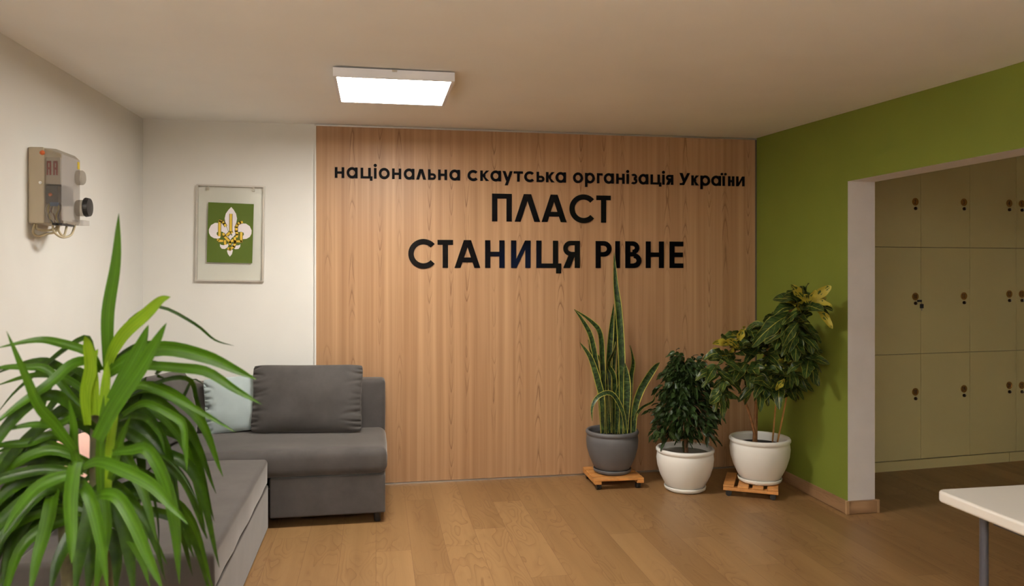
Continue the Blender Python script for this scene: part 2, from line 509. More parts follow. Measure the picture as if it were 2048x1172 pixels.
# rear wall behind the camera, with an added window for the letters' blue reflection
WX0, WX1, WZ0, WZ1 = 2.05, 2.86, 0.9, 2.02
b = MB()
b.box((XL - 0.15, YREAR - 0.15, 0), (WX0, YREAR, 2.75)); b.box((WX1, YREAR - 0.15, 0), (XFAR + 0.1, YREAR, 2.75))
b.box((WX0, YREAR - 0.15, 0), (WX1, YREAR, WZ0)); b.box((WX0, YREAR - 0.15, WZ1), (WX1, YREAR, 2.75))
struct(b.build('wall_rear', plain('rear_wall_paint', (0.34, 0.29, 0.23), 0.8)))
b = MB()
for (a0, a1) in (((WX0, WZ0), (WX0 + 0.05, WZ1)), ((WX1 - 0.05, WZ0), (WX1, WZ1)), ((WX0, WZ0), (WX1, WZ0 + 0.05)), ((WX0, WZ1 - 0.05), (WX1, WZ1))):
    b.box((a0[0], YREAR - 0.1, a0[1]), (a1[0], YREAR - 0.03, a1[1]))
wf = struct(b.build('added_window_1', M['lamp_white']))
b = MB(); b.box((WX0 + 0.02, YREAR - 0.09, WZ0 + 0.02), (WX1 - 0.02, YREAR - 0.08, WZ1 - 0.02)); b.build('pane', M['reflection_glow'], wf)

# green wall with opening; white reveal faces
b = MB()
b.box((XR, YJ, 0), (XR + WT, YB + 0.05, 2.75), m=0)
b.box((XR, YO, HO), (XR + WT, YJ, 2.75), m=0)
b.box((XR, YREAR, 0), (XR + WT, YO, 2.75), m=0)
gw = b.build('wall_right', [M['green'], M['reveal']])
me = gw.data
for p in me.polygons:
    c = p.center; nn = p.normal
    if (abs(nn.y) > 0.9 and c.z < 2.2 and (abs(c.y - YJ) < 0.01 or abs(c.y - YO) < 0.01)) or (nn.z < -0.9 and abs(c.z - HO) < 0.01): p.material_index = 1
    if nn.x > 0.9: p.material_index = 1
struct(gw)
# adjoining room walls
b = MB(); b.box((XR + WT, YFAR, 0), (XFAR, YFAR + 0.15, 2.75)); struct(b.build('wall_north', M['wall']))
b = MB(); b.box((XFAR, YREAR, 0), (XFAR + 0.15, YFAR + 0.15, 2.75)); struct(b.build('wall_east', M['wall']))

# wood panel on the back wall with its metal edge strips
PXL = on_y(632.5, 500, YB).x
b = MB(); b.box((PXL, YB - 0.006, 0.012), (XR - 0.004, YB + 0.011, HC - 0.014))
struct(b.build('wall_panel', M['panel']), 'light wood laminate panel with vertical grain behind the black lettering', 'wall panel')
b = MB(); b.box((PXL - 0.012, YB - 0.010, 0.0), (PXL, YB + 0.011, HC - 0.004)); struct(b.build('trim_1', M['wall']))
b = MB(); b.box((PXL - 0.012, YB - 0.012, HC - 0.016), (XR, YB + 0.011, HC - 0.004)); struct(b.build('trim_2', M['alu']))
b = MB(); b.box((XR - 0.010, YB - 0.012, 0.0), (XR, YB - 0.0061, HC - 0.016)); struct(b.build('trim_3', M['trim_dark']))
b = MB(); b.box((PXL, YB - 0.014, 0.0), (XR, YB - 0.0061, 0.010)); struct(b.build('trim_4', M['alu']))

# skirting on the green wall and around the jamb
SK = 0.082
b = MB()
b.box((XR - 0.018, YJ - 0.018, 0), (XR, YB - 0.014, SK)); b.box((XR - 0.018, YJ - 0.018, 0), (XR + WT + 0.018, YJ, SK))
b.box((XR + WT, YJ, 0), (XR + WT + 0.018, YFAR, SK))
struct(b.build('baseboard_right', M['skirt'], bevel=0.004))
b = MB()
for (x, y) in ((XR - 0.02, YJ - 0.02), (XR + WT + 0.002, YJ - 0.02)):
    b.box((x, y, 0), (x + 0.018, y + 0.018, SK + 0.002))
struct(b.build('trim_5', plain('corner_piece', (0.46, 0.29, 0.15), 0.5)))

# ------------------------------------------------------------------ ceiling lamps
def lamp(x0, x1, y0, y1, zb, zt, glow, label, name='ceiling_light'):
    t = thing(name, label, 'ceiling light', ((x0 + x1) / 2, (y0 + y1) / 2, zt), 'square ceiling panels')
    b = MB()
    r = 0.017
    b.box((x0, y0, zb), (x1, y0 + r, zt)); b.box((x0, y1 - r, zb), (x1, y1, zt))
    b.box((x0, y0 + r, zb), (x0 + r, y1 - r, zt)); b.box((x1 - r, y0 + r, zb), (x1, y1 - r, zt))
    b.box((x0 + r, y0 + r, zt - 0.006), (x1 - r, y1 - r, zt))
    b.build('frame', M['lamp_white'], t)
    b = MB(); b.box((x0 + r, y0 + r, zb + 0.004), (x1 - r, y1 - r, zb + 0.010)); b.build('diffuser', glow, t)
    b = MB()
    b.box(((x0 + x1) / 2 - 0.012, y0 - 0.006, zt - 0.012), ((x0 + x1) / 2 + 0.012, y0, zt)); b.build('clip', M['chrome'], t)
    b = MB()
    b.box((x0 - 0.006, (y0 + y1) / 2 - 0.02, zt - 0.014), (x0, (y0 + y1) / 2 + 0.02, zt)); b.build('clip', M['chrome'], t)
    return t
lamp(-0.210, 0.394, 3.880, 4.475, 2.515, 2.560, M['glow_a'], 'square white LED ceiling panel, switched on, above the sofa end')
lamp(-0.210, 0.394, -1.25, -0.655, 2.490, 2.535, M['glow_fill'], 'added square ceiling panel for fill light, unseen behind the camera')  # this panel and the next are added out of view as fill
lamp(-0.210, 0.394, -1.95, -1.355, 2.490, 2.535, M['glow_fill'], 'added square ceiling panel for fill light, unseen by the rear wall')
fl = thing('added_uplighter', 'added black uplighter for fill light, unseen behind the camera', 'floor lamp', (-0.60, -0.60, 0))  # added out of view to bounce light off the ceiling
b = MB(); b.lathe([(0, 0), (.14, 0), (.14, .015), (.02, .03), (0, .03)], (-.6, -.6, 0), 32); b.build('base', M['black_plastic'], fl)
b = MB(); b.tube([(-.6, -.6, .02), (-.6, -.6, 1.80)], .013, 14); b.build('pole', M['black_plastic'], fl)
b = MB(); b.lathe([(0, 1.79), (.06, 1.80), (.155, 1.84), (.165, 1.88), (.160, 1.88), (.150, 1.85), (.0, 1.82)], (-.6, -.6, 0), 32); b.build('lamp_shade', M['black_plastic'], fl)
b = MB(); b.lathe([(0, 1.855), (.145, 1.855), (.145, 1.86), (0, 1.862)], (-.6, -.6, 0), 32); b.build('bulb', M['glow_uplight_fill'], fl)

# ------------------------------------------------------------------ lettering
def rect(x0, y0, x1, y1): return [(x0, y0), (x1, y0), (x1, y1), (x0, y1)]
def arc(cx, cy, rx, ry, a0, a1, w, n=None):
    n = n or max(6, int(abs(a1 - a0) / 9))
    out = []
    for i in range(n):
        a, c = R(a0 + (a1 - a0) * i / n), R(a0 + (a1 - a0) * (i + 1) / n)
        out.append([(cx + rx * cos(a), cy + ry * sin(a)), (cx + rx * cos(c), cy + ry * sin(c)),
                    (cx + (rx - w) * cos(c), cy + (ry - w) * sin(c)), (cx + (rx - w) * cos(a), cy + (ry - w) * sin(a))])
    return out
def slant(xb, xt, y0, y1, hw): return [(xb, y0), (xb + hw, y0), (xt + hw, y1), (xt, y1)]
def disc(cx, cy, r, n=20): return [[(cx + r * cos(2 * pi * i / n), cy + r * sin(2 * pi * i / n)) for i in range(n)]]

def glyph(ch, W, w):
    """strokes of one letter in a cell W wide, body height 1"""
    d = w * 1.12
    if ch in 'нН': return [rect(0, 0, w, 1), rect(W - w, 0, W, 1), rect(w, 0.5 - w * .45, W - w, 0.5 + w * .45)]
    if ch == 'а': return arc(W * .5, .5, W * .5, .53, 0, 360, w) + [rect(W - w, -.0, W, 1.0)]
    if ch in 'цЦ':
        t = 0.62 * w
        return [rect(0, 0, w, 1), rect(W - w - t, 0, W - t, 1), rect(w, 0, W - w - t, w * .85), rect(W - w, -.2, W, w * .85)]
    if ch == 'і': return [rect(W / 2 - w / 2, 0, W / 2 + w / 2, 1)] + disc(W / 2, 1.24, w * .62)
    if ch == 'ї': return [rect(W / 2 - w / 2, 0, W / 2 + w / 2, 1)] + disc(w * .5, 1.2, w * .52) + disc(W - w * .5, 1.2, w * .52)
    if ch == 'о': return arc(W / 2, .5, W / 2, .53, 0, 360, w)
    if ch in 'лЛ':
        a = W * .5
        return [slant(0, a - d * .62, 0, 1, d), slant(W - d, a - d * .38, 0, 1, d), ]
    if ch == 'ь': return [rect(0, 0, w, 1)] + [rect(w, 0, W - .3, w * .85), rect(w, .62 - w * .85, W - .3, .62)] + arc(W - .31, .31, .31, .31, -90, 90, w * .88)
    if ch in 'сС':
        k = W * .56
        return arc(k, .5, k, .53, 42, 318, w)
    if ch == 'к': return [rect(0, 0, w, 1), [(w, .42), (w, .62), (W - d * 1.15, 1), (W, 1)], [(w, .62), (w + .02, .42), (W - d * 1.2, 0), (W, 0)][::-1],
                          [(w, .40), (w + .25, .40), (w + .25, .62), (w, .62)]]
    if ch == 'у': return [slant(W * .5 - d * .55 - .38 * W * .32, W - d, -.38, 1, d), [(0, 1), (W * .5 - d * .55, .06), (W * .5 + d * .35, .14), (d, 1)]]
    if ch == 'У': return [slant(W * .16, W - d, 0, 1, d * 1.05), [(0, 1), (W * .42 - d * .4, .3), (W * .42 + d * .5, .36), (d * 1.1, 1)], rect(W * .02, 0, W * .3, w * .8)]
    if ch in 'тТ': return [rect(0, 1 - w * .9, W, 1), rect(W / 2 - w / 2, 0, W / 2 + w / 2, 1 - w * .9)]
    if ch == 'р': return [rect(0, -.38, w, 1)] + arc(W * .5, .5, W * .5, .53, 0, 360, w)
    if ch == 'г': return [rect(0, 0, w, 1), rect(w, 1 - w * .9, W, 1)]
    if ch == 'з':
        r = W * .52
        return arc(W - r, .745, r * .92, .275, -90, 140, w * .85) + arc(W - r, .285, r, .305, -140, 90, w * .85)
    if ch in 'яЯ':
        h = .27
        return [rect(W - w, 0, W, 1), rect(h, 1 - w * .85, W - w, 1), rect(h, .44, W - w, .44 + w * .8)] + arc(h + .01, .72, h + .01, .28, 90, 270, w * .88) + [slant(0, W * .34, 0, .5, d * 1.15)]
    if ch in 'иИ': return [rect(0, 0, w, 1), rect(W - w, 0, W, 1), [(w * .2, 0), (w * 1.05, 0), (W - w * .2, 1), (W - w * 1.05, 1)]]
    if ch == 'П': return [rect(0, 0, w, 1), rect(W - w, 0, W, 1), rect(w, 1 - w * .92, W - w, 1)]
    if ch == 'А':
        a = W * .5
        return [slant(0, a - d * .6, 0, 1, d), slant(W - d, a - d * .4, 0, 1, d), [(W * .22, .2), (W * .78, .2), (W * .70, .2 + w * .9), (W * .30, .2 + w * .9)]]
    if ch == 'Р': return [rect(0, 0, w, 1), rect(w, 1 - w * .88, W - .29, 1), rect(w, .42, W - .29, .42 + w * .88)] + arc(W - .30, .71, .30, .29, -90, 90, w * .92)
    if ch == 'І': return [rect(0, 0, W, 1)]
    if ch == 'В':
        return [rect(0, 0, w, 1), rect(w, 1 - w * .88, W - .30, 1), rect(w, .52 - w * .44, W - .28, .52 + w * .40), rect(w, 0, W - .28, w * .88)] \
            + arc(W - .34, .755, .265, .245, -90, 90, w * .9) + arc(W - .29, .275, .29, .275, -90, 90, w * .95)
    if ch == 'Е': return [rect(0, 0, w, 1), rect(w, 1 - w * .92, W, 1), rect(w, .5 - w * .45, W * .97, .5 + w * .45), rect(w, 0, W, w * .92)]
    # digits
    if ch == '0': return arc(W / 2, .5, W / 2, .5, 0, 360, w)
    if ch == '1': return [rect(W / 2 - w / 2, 0, W / 2 + w / 2, 1), slant(W * .1, W / 2 - w / 2, .72, 1, w)]
    if ch == '2': return arc(W / 2, .70, W / 2, .30, -20, 170, w) + [slant(0, W - w * 1.1, w * .5, .62, w), rect(0, 0, W, w)]
    if ch == '3': return arc(W / 2, .74, W * .46, .26, -90, 150, w) + arc(W / 2, .29, W / 2, .29, -150, 90, w)
    if ch == '4': return [rect(W * .62, 0, W * .62 + w, 1), rect(0, .25, W, .25 + w), slant(0, W * .62 - w * .2, .25, 1, w)]
    if ch == '5': return [rect(0, 1 - w, W, 1), rect(0, .5, w, 1)] + arc(W / 2, .32, W / 2, .32, -150, 130, w)
    if ch == '8': return arc(W / 2, .74, W * .45, .26, 0, 360, w) + arc(W / 2, .28, W / 2, .28, 0, 360, w)
    if ch == '9': return arc(W / 2, .68, W / 2, .32, 0, 360, w) + [rect(W - w, .1, W, .68)]
    return [rect(0, 0, W, 1)]

YP = YB - 0.006
LETTER_T = 0.006
def sign(label, spans, h, zbase, stroke, mat='black_letter'):
    """spans: (letter, left px, right px); the letters stand where they are glued on the panel"""
    x0 = on_y(spans[0][1], 500, YP).x; x1 = on_y(spans[-1][2], 500, YP).x
    t = thing('wall_lettering', label, 'lettering', ((x0 + x1) / 2, YP, zbase), 'black lettering on the wood panel')
    for ch, a, c in spans:
        xa, xc = on_y(a, 500, YP).x, on_y(c, 500, YP).x
        W = (xc - xa) / h
        b = MB()
        for kk, poly in enumerate(glyph(ch, W, stroke)):
            b.prism(poly, lambda p: V((xa + p[0] * h, YP - 0.0002, zbase + p[1] * h)), lambda p: V((xa + p[0] * h, YP - LETTER_T - .0001 * kk, zbase + p[1] * h)))
        b.build('letter', M[mat], t)
    return t

def zs(s, o, items): return [(ch, o + a / s, o + c / s) for ch, a, c in items]
line1 = zs(7.314, 660, [('н', 70, 210), ('а', 243, 405), ('ц', 447, 622), ('і', 640, 684), ('о', 713, 873), ('н', 907, 1043), ('а', 1078, 1235), ('л', 1260, 1405), ('ь', 1433, 1550), ('н', 1580, 1712), ('а', 1745, 1900)])
line1 += zs(7.062, 920, [('с', 105, 250), ('к', 285, 412), ('а', 428, 577), ('у', 600, 742), ('т', 757, 888), ('с', 905, 1045), ('ь', 1080, 1190), ('к', 1213, 1335), ('а', 1347, 1493)])
line1 += zs(5.535, 1130, [('о', 87, 198), ('р', 220, 328), ('г', 352, 415), ('а', 428, 537), ('н', 565, 658), ('і', 677, 707), ('з', 725, 797), ('а', 812, 918), ('ц', 945, 1065), ('і', 1073, 1103), ('я', 1117, 1197)])
line1b = zs(5.535, 1130, [('У', 1267, 1380), ('к', 1397, 1480), ('р', 1497, 1603), ('а', 1617, 1722), ('ї', 1722, 1787), ('н', 1803, 1872), ('и', 1893, 1985)])
z1 = on_y(670, 355.8, YP).z
h1 = on_y(670, 334.3, YP).z - z1
t1 = sign('long top line of small black lower-case letters on the wood panel', line1, h1, z1, 0.25, 'black_satin')
# last word starts with a capital
for ch, a, c in line1b:
    xa, xc = on_y(a, 500, YP).x, on_y(c, 500, YP).x
    hh = h1 * (1.22 if ch == 'У' else 1.0)
    W = (xc - xa) / hh
    b = MB()
    for kk, poly in enumerate(glyph(ch, W, 0.25 * h1 / hh)):
        b.prism(poly, lambda p: V((xa + p[0] * hh, YP - 0.0002, z1 + p[1] * hh)), lambda p: V((xa + p[0] * hh, YP - LETTER_T - .0001 * kk, z1 + p[1] * hh)))
    b.build('letter', M['black_satin'], t1)
line2 = zs(3.471, 800, [('П', 638, 775), ('Л', 795, 972), ('А', 982, 1155), ('С', 1175, 1350), ('Т', 1362, 1462)])
z2 = on_y(984, 442.8, YP).z; h2 = on_y(984, 387.2, YP).z - z2
sign('short middle line of five large black capital letters on the wood panel', line2, h2, z2, 0.193)
line3 = zs(3.471, 800, [('С', 57, 245), ('Т', 260, 368), ('А', 378, 557), ('Н', 590, 725), ('И', 770, 905), ('Ц', 945, 1118), ('Я', 1132, 1247), ('Р', 1357, 1467), ('І', 1493, 1525), ('В', 1563, 1673), ('Н', 1705, 1830), ('Е', 1870, 1965)])
z3 = on_y(970, 535.8, YP).z; h3 = on_y(970, 480.5, YP).z - z3
sign('bottom line of two words in large black capital letters on the wood panel', line3, h3, z3, 0.193)

# ------------------------------------------------------------------ framed emblem
def framed_emblem():
    YW = YB + 0.012
    yf = YW - 0.022
    c = [on_y(393.6, 368.1, yf), on_y(530.6, 372.0, yf), on_y(526.1, 564.0, yf), on_y(389.6, 562.0, yf)]
    cen = (c[0] + c[1] + c[2] + c[3]) / 4
    wd = ((c[1] - c[0]).length + (c[2] - c[3]).length) / 2
    ht = ((c[0] - c[3]).length + (c[1] - c[2]).length) / 2
    rot = R(-0.75)
    def Q(u, v, d):    # u,v in metres from centre, d towards the room from the wall
        return V((cen.x + u * cos(rot) - v * sin(rot), YW - d, cen.z + u * sin(rot) + v * cos(rot)))
    t = thing('picture_frame', 'thin silver frame with a green print of a white lily emblem, on the white wall', 'picture', Q(0, -ht / 2, 0))
    def bar(b, u0, v0, u1, v1, d0, d1):
        b.prism([(u0, v0), (u1, v0), (u1, v1), (u0, v1)], lambda p: Q(p[0], p[1], d0), lambda p: Q(p[0], p[1], d1))
    b = MB(); w2, h2_ = wd / 2, ht / 2; r = 0.011
    bar(b, -w2, -h2_, w2, -h2_ + r, 0.0, 0.024); bar(b, -w2, h2_ - r, w2, h2_, 0.0, 0.024)
    bar(b, -w2, -h2_ + r, -w2 + r, h2_ - r, 0.0, 0.024); bar(b, w2 - r, -h2_ + r, w2, h2_ - r, 0.0, 0.024)
    b.build('frame', M['alu'], t)
    b = MB(); bar(b, -w2 + r, -h2_ + r, w2 - r, h2_ - r, 0.014, 0.0165); b.build('glass', M['glass'], t)
    for u in (-.34, .33):
        b = MB(); bar(b, u * wd - .008, h2_ - r - .028, u * wd + .008, h2_ - r, 0.001, 0.012); b.build('hanger', M['alu'], t)
    # print: zoom pixels 82..845 x 62..1120 of the emblem crop, 8.373 per photo pixel
    k = wd / 137.0 / 8.373
    ox, oy = 405 - 460.0, 395 - 466.5
    def E(x, y, d): return Q((x / 8.373 + ox) * k * 8.373, -(y / 8.373 + oy) * k * 8.373, d)
    def layer(b, polys, d0, d1, m=0):
        for p in polys: b.prism(p, lambda q: E(q[0], q[1], d0), lambda q: E(q[0], q[1], d1), m=m)
    pr_b = MB(); layer(pr_b, [[(84, 62), (850, 74), (836, 1120), (72, 1114)]], 0.0168, 0.018)
    pr = pr_b.build('print', plain('print_green', (0.085, 0.135, 0.010), 0.45, spec=0.3), t)
    W_ = plain('print_white', (0.78, 0.72, 0.74), 0.5); Y_ = plain('print_yellow', (0.74, 0.50, 0.045), 0.5); D_ = plain('print_outline', (0.10, 0.07, 0.01), 0.5)
    def sm(pts, n=40):
        q = [(p.x, p.y) for p in bez([(x, y, 0) for x, y in pts] + [(pts[0][0], pts[0][1], 0)], n)]
        return q[:-1]
    def tri(poly):     # triangulated copy of a concave outline
        from mathutils.geometry import tessellate_polygon
        ts = tessellate_polygon([[V((x, y, 0)) for x, y in poly]])
        return [[poly[i] for i in tr_] for tr_ in ts]
    def mir(p): return [(920 - x, y) for x, y in p]
    top = [(470, 135), (425, 185), (380, 255), (362, 340), (375, 420), (410, 510), (440, 600), (458, 640), (482, 600), (520, 510), (556, 420), (570, 340), (552, 255), (512, 185)]
    left = [(432, 600), (400, 500), (350, 440), (280, 420), (200, 422), (135, 465), (100, 540), (103, 600), (130, 655), (185, 690), (240, 697), (290, 685), (296, 658), (255, 650), (230, 620), (235, 585), (275, 568), (330, 575), (370, 610), (400, 650), (425, 680)]
    foot = [(288, 788), (310, 805), (350, 812), (400, 795), (425, 780), (432, 815), (415, 850), (370, 878), (320, 872), (292, 835)]
    drop = [(458, 1010), (425, 965), (408, 910), (420, 885), (460, 890), (500, 885), (505, 910), (492, 965)]
    diam = [(460, 612), (500, 660), (462, 720), (428, 665)]
    loop = [(440, 800), (485, 800), (480, 835), (448, 840)]
    b = MB()
    for pl in (top, left, mir(left), foot, mir(foot), drop, diam):
        layer(b, tri(pl), 0.0178, 0.0186)
    def strip(pts, w):
        out = []
        for i in range(len(pts) - 1):
            a, c_ = V((*pts[i], 0)), V((*pts[i + 1], 0))
            dd = (c_ - a).normalized(); nn = V((-dd.y, dd.x, 0)) * w / 2; ex = dd * w * .3
            a2, c2 = (a - ex if i else a), (c_ + ex if i < len(pts) - 2 else c_)
            out.append([((a2 + nn).x, (a2 + nn).y), ((c2 + nn).x, (c2 + nn).y), ((c2 - nn).x, (c2 - nn).y), ((a2 - nn).x, (a2 - nn).y)])
        return out
    strokes = [[(466, 255), (466, 575)], [(466, 570), (400, 640)], [(466, 570), (490, 600)],
               [(280, 655), (280, 385), (320, 395), (355, 430), (385, 480)],
               [(258, 735), (342, 735)], [(258, 700), (258, 735)], [(340, 600), (360, 650), (460, 755), (515, 715)],
               [(668, 395), (625, 405), (580, 435), (560, 490), (562, 560), (580, 620), (565, 670)],
               [(645, 575), (645, 738), (520, 738)], [(372, 720), (378, 800)], [(535, 665), (545, 770), (520, 830), (460, 880), (420, 860)], [(460, 750), (460, 800)]]
    for s_ in strokes:
        layer(b, strip(s_, 56), 0.0182, 0.0190, 2)
    for s_ in strokes:
        layer(b, strip(s_, 38), 0.0188, 0.0196, 1)
    b.build('emblem', [W_, Y_, D_], pr)
framed_emblem()

# ------------------------------------------------------------------ electricity meter box on the left wall
def meter_box():
    y0, y1 = 3.873, 4.105
    z0, z1_ = 1.772, 2.127
    xb, xf = XL + 0.070, XL + 0.143
    t = thing('meter_box', 'electricity meter box with clear cover and black knob, high on the white wall', 'meter box', (XL, (y0 + y1) / 2, z0))
    b = MB(); b.box((XL, y0, z0), (xb, y1, z1_)); b.build('base', plain('beige_plastic', (0.50, 0.44, 0.33), 0.5), t, bevel=0.008)
    # transparent cover: near side, far side, top, bottom, hazy front with chamfers
    ch = 0.022
    prof = [(xb, z0 + .004), (xf - ch * .4, z0 + .004), (xf, z0 + .016), (xf, z1_ - .030), (xf - ch, z1_ - .008), (xb, z1_ - .004)]
    b = MB()
    vs = [(x, y0 + .003, z) for x, z in prof] + [(x, y1 - .003, z) for x, z in prof]
    n = len(prof)
    b.mesh(vs, [tuple(range(n))])
    b.mesh(vs, [tuple(reversed(range(n, 2 * n)))])
    for i in range(n - 1):
        b.mesh(vs, [(i, n + i, n + i + 1, i + 1)], m=1 if i == 2 else 0)
    cv = b.build('cover', [M['cover'], M['cover_front']], t)
    b = MB(); b.box((xf - .0002, y1 - .035, z1_ - .075), (xf + .0012, y1 - .008, z1_ - .040)); b.build('warning_label', plain('yellow_label', (0.62, 0.45, 0.03), 0.5), cv)
    # meter inside, with its red marks on the side that shows
    b = MB(); b.box((xb, y0 + .02, z0 + .185), (xf - .012, y1 - .03, z1_ - .045)); mt = b.build('meter', plain('meter_white', (0.75, 0.72, 0.68), 0.5), t)
    b = MB()
    yy = y0 + .0195
    def mk(x0, za, x1, zb_): b.box((xb + x0, yy - .0012, za), (xb + x1, yy + .0004, zb_))
    zt = z1_ - .062
    for o in (.004, .032):
        mk(o, zt - .066, o + .007, zt); mk(o + .012, zt - .066, o + .019, zt); mk(o, zt - .010, o + .019, zt); mk(o, zt - .040, o + .019, zt - .030)
    b.build('red_marks', plain('red_mark', (0.40, 0.02, 0.025), 0.5), mt)
    b = MB(); b.box((xb, y0 + .018, z0 + .095), (xf - .02, y1 - .03, z0 + .178)); b.build('breaker', plain('dark_breaker', (0.035, 0.036, 0.045), 0.4), t)
    b = MB(); b.box((xb + .02, y0 + .012, z0 + .082), (xf - .02, y0 + .03, z0 + .100)); b.build('terminal', plain('blue_terminal', (0.05, 0.13, 0.32), 0.4), t)
    wm = [plain('wire_white', (0.6, 0.57, 0.5), 0.5), plain('wire_yellow', (0.45, 0.38, 0.08), 0.5), plain('wire_dark', (0.06, 0.05, 0.06), 0.5), plain('wire_brown', (0.2, 0.10, 0.06), 0.5)]
    r_ = random.Random(3)
    for k in range(7):
        xa = xb + .006 + .008 * k
        pts = [(xa, y0 + .03, z0 + .095), (xa + r_.uniform(-.01, .012), y0 + .014, z0 + .07), (xa + r_.uniform(-.012, .012), y0 + .016, z0 + .035), (xa + .004, y0 + .03, z0 + .006)]
        b = MB(); b.tube(bez(pts, 12), .0032, 6); b.build('wire', wm[k % 4], t, smooth=True)
    og = plain('orange_seal', (0.72, 0.16, 0.04), 0.5)
    b = MB(); b.lathe([(0, -.006), (.010, -.004), (.011, .004), (0, .007)], (xb - .006, y0 - .002, z1_ - .028), 12, M=Matrix.Rotation(R(70), 3, 'X')); b.build('seal', og, t, smooth=True)
    b = MB(); b.lathe([(0, -.004), (.008, -.003), (.008, .003), (0, .005)], (xb + .022, y0 + .012, z0 + .135), 12, M=Matrix.Rotation(R(70), 3, 'X')); b.build('seal', og, t, smooth=True)
    b = MB(); b.tube([(xb - .012, y0 - .010, z0 + .188), (xb - .012, y0 + .004, z0 + .188)], .007, 12); b.tube([(xb - .012, y0 - .011, z0 + .188), (xb - .012, y0 - .012, z0 + .188)], .003, 8); b.build('screw', M['chrome'], t, smooth=False)
    # round sight glass and knob that stand proud of the cover front
    Mx = Matrix.Rotation(R(90), 3, 'Y')
    b = MB(); b.lathe([(0.036, 0), (0.036, .024), (0.031, .030), (0, .030)], (xf, y1 - .036, z1_ - .118), 28, M=Mx); b.build('sight_glass', M['cover'], t, smooth=False)
    b = MB(); b.lathe([(0.040, 0), (0.040, .036), (0, .036)], (xf, y1 - .036, z0 + .088), 28, M=Mx); kb = b.build('collar', M['cover'], t)
    b = MB(); b.lathe([(0, .036), (0.046, .036), (0.048, .040), (0.044, .058), (0.0, .062)], (xf, y1 - .036, z0 + .092), 28, M=Mx); b.build('knob', M['black_plastic'], t)
    b = MB(); b.box((xf - .001, y1 - .10, z0 + .002), (xf + .050, y1 - .02, z0 + .026)); b.build('spout', clear('clear_spout', (0.95, 0.94, 0.93), 0.08, 0.1, (0.6, 0.57, 0.54, 0.25)), t)
    # cables looping out underneath
    cm = plain('cable_cream', (0.50, 0.43, 0.28), 0.5)
    loops = [[(XL + .022, y0 + .02, z0), (XL + .018, y0 + .015, z0 - .042), (XL + .030, y0 + .04, z0 - .058), (XL + .055, y0 + .07, z0 - .045), (XL + .085, y0 + .09, z0 - .035), (XL + .10, y0 + .10, z0 + .004)],
             [(XL + .026, y0 + .03, z0), (XL + .030, y0 + .03, z0 - .025), (XL + .06, y0 + .06, z0 - .030), (XL + .09, y0 + .08, z0 - .018), (XL + .095, y0 + .08, z0 + .004)],
             [(xf - .055, y0 + .05, z0 + .006), (xf - .05, y0 + .05, z0 - .035), (xf - .03, y0 + .09, z0 - .060), (xf - .012, y1 - .08, z0 - .045), (xf - .012, y1 - .03, z0 + .006)],
             [(xf - .035, y0 + .07, z0 + .006), (xf - .04, y0 + .08, z0 - .030), (xf - .025, y0 + .10, z0 - .052), (xf - .022, y1 - .10, z0 + .006)]]
    for l in loops:
        b = MB(); b.tube(bez(l, 20), .0055, 8); b.build('cable', cm, t, smooth=True)
    b = MB(); b.box((xb + .03, y0 + .01, z0 - .006), (xb + .045, y0 + .05, z0 + .003)); b.box((xf - .02, y0 + .02, z0 - .006), (xf - .004, y1 - .06, z0 + .003)); b.build('grommet', M['black_plastic'], t)
meter_box()

# ------------------------------------------------------------------ corner sofa
def rbox(name, a, c, mat, parent, bev=0.03, seg=4, puff=0.0):
    b = MB(); b.box(a, c)
    return b.build(name, mat, parent, bevel=bev, seg=seg)

def pad(name, a, c, mat, parent, r=0.045, puff=0.012, nx=24, ny=24, wr=0.004, seed=0):
    """upholstered block: rounded edges, softly crowned and slightly creased top"""
    (x0, y0, z0), (x1, y1, z1) = a, c
    bm = bmesh.new()
    bmesh.ops.create_cube(bm, size=1.0)
    bmesh.ops.scale(bm, vec=(x1 - x0, y1 - y0, z1 - z0), verts=bm.verts)
    bmesh.ops.translate(bm, vec=((x0 + x1) / 2, (y0 + y1) / 2, (z0 + z1) / 2), verts=bm.verts)
    bmesh.ops.bevel(bm, geom=bm.edges[:], offset=r, segments=5, profile=0.5, affect='EDGES')
    big = [e for e in bm.edges if e.calc_length() > 0.15]
    bmesh.ops.subdivide_edges(bm, edges=big, cuts=14, use_grid_fill=True)
    for v in bm.verts:
        u = (v.co.x - x0) / (x1 - x0); w = (v.co.y - y0) / (y1 - y0); h = (v.co.z - z0) / (z1 - z0)
        if h > 0.4:
            v.co.z += puff * (4 * u * (1 - u)) ** .5 * (4 * w * (1 - w)) ** .5 * min(1, (h - .4) / .5) if 0 < u < 1 and 0 < w < 1 else 0
        nn = noise.noise(V((v.co.x * 4 + seed, v.co.y * 4, v.co.z * 4)))
        v.co += v.normal * nn * wr
    b = MB()
    idx = {v: i for i, v in enumerate(bm.verts)}
    b.mesh([v.co for v in bm.verts], [[idx[v] for v in f.verts] for f in bm.faces])
    bm.free()
    return b.build(name, mat, parent, smooth=True)

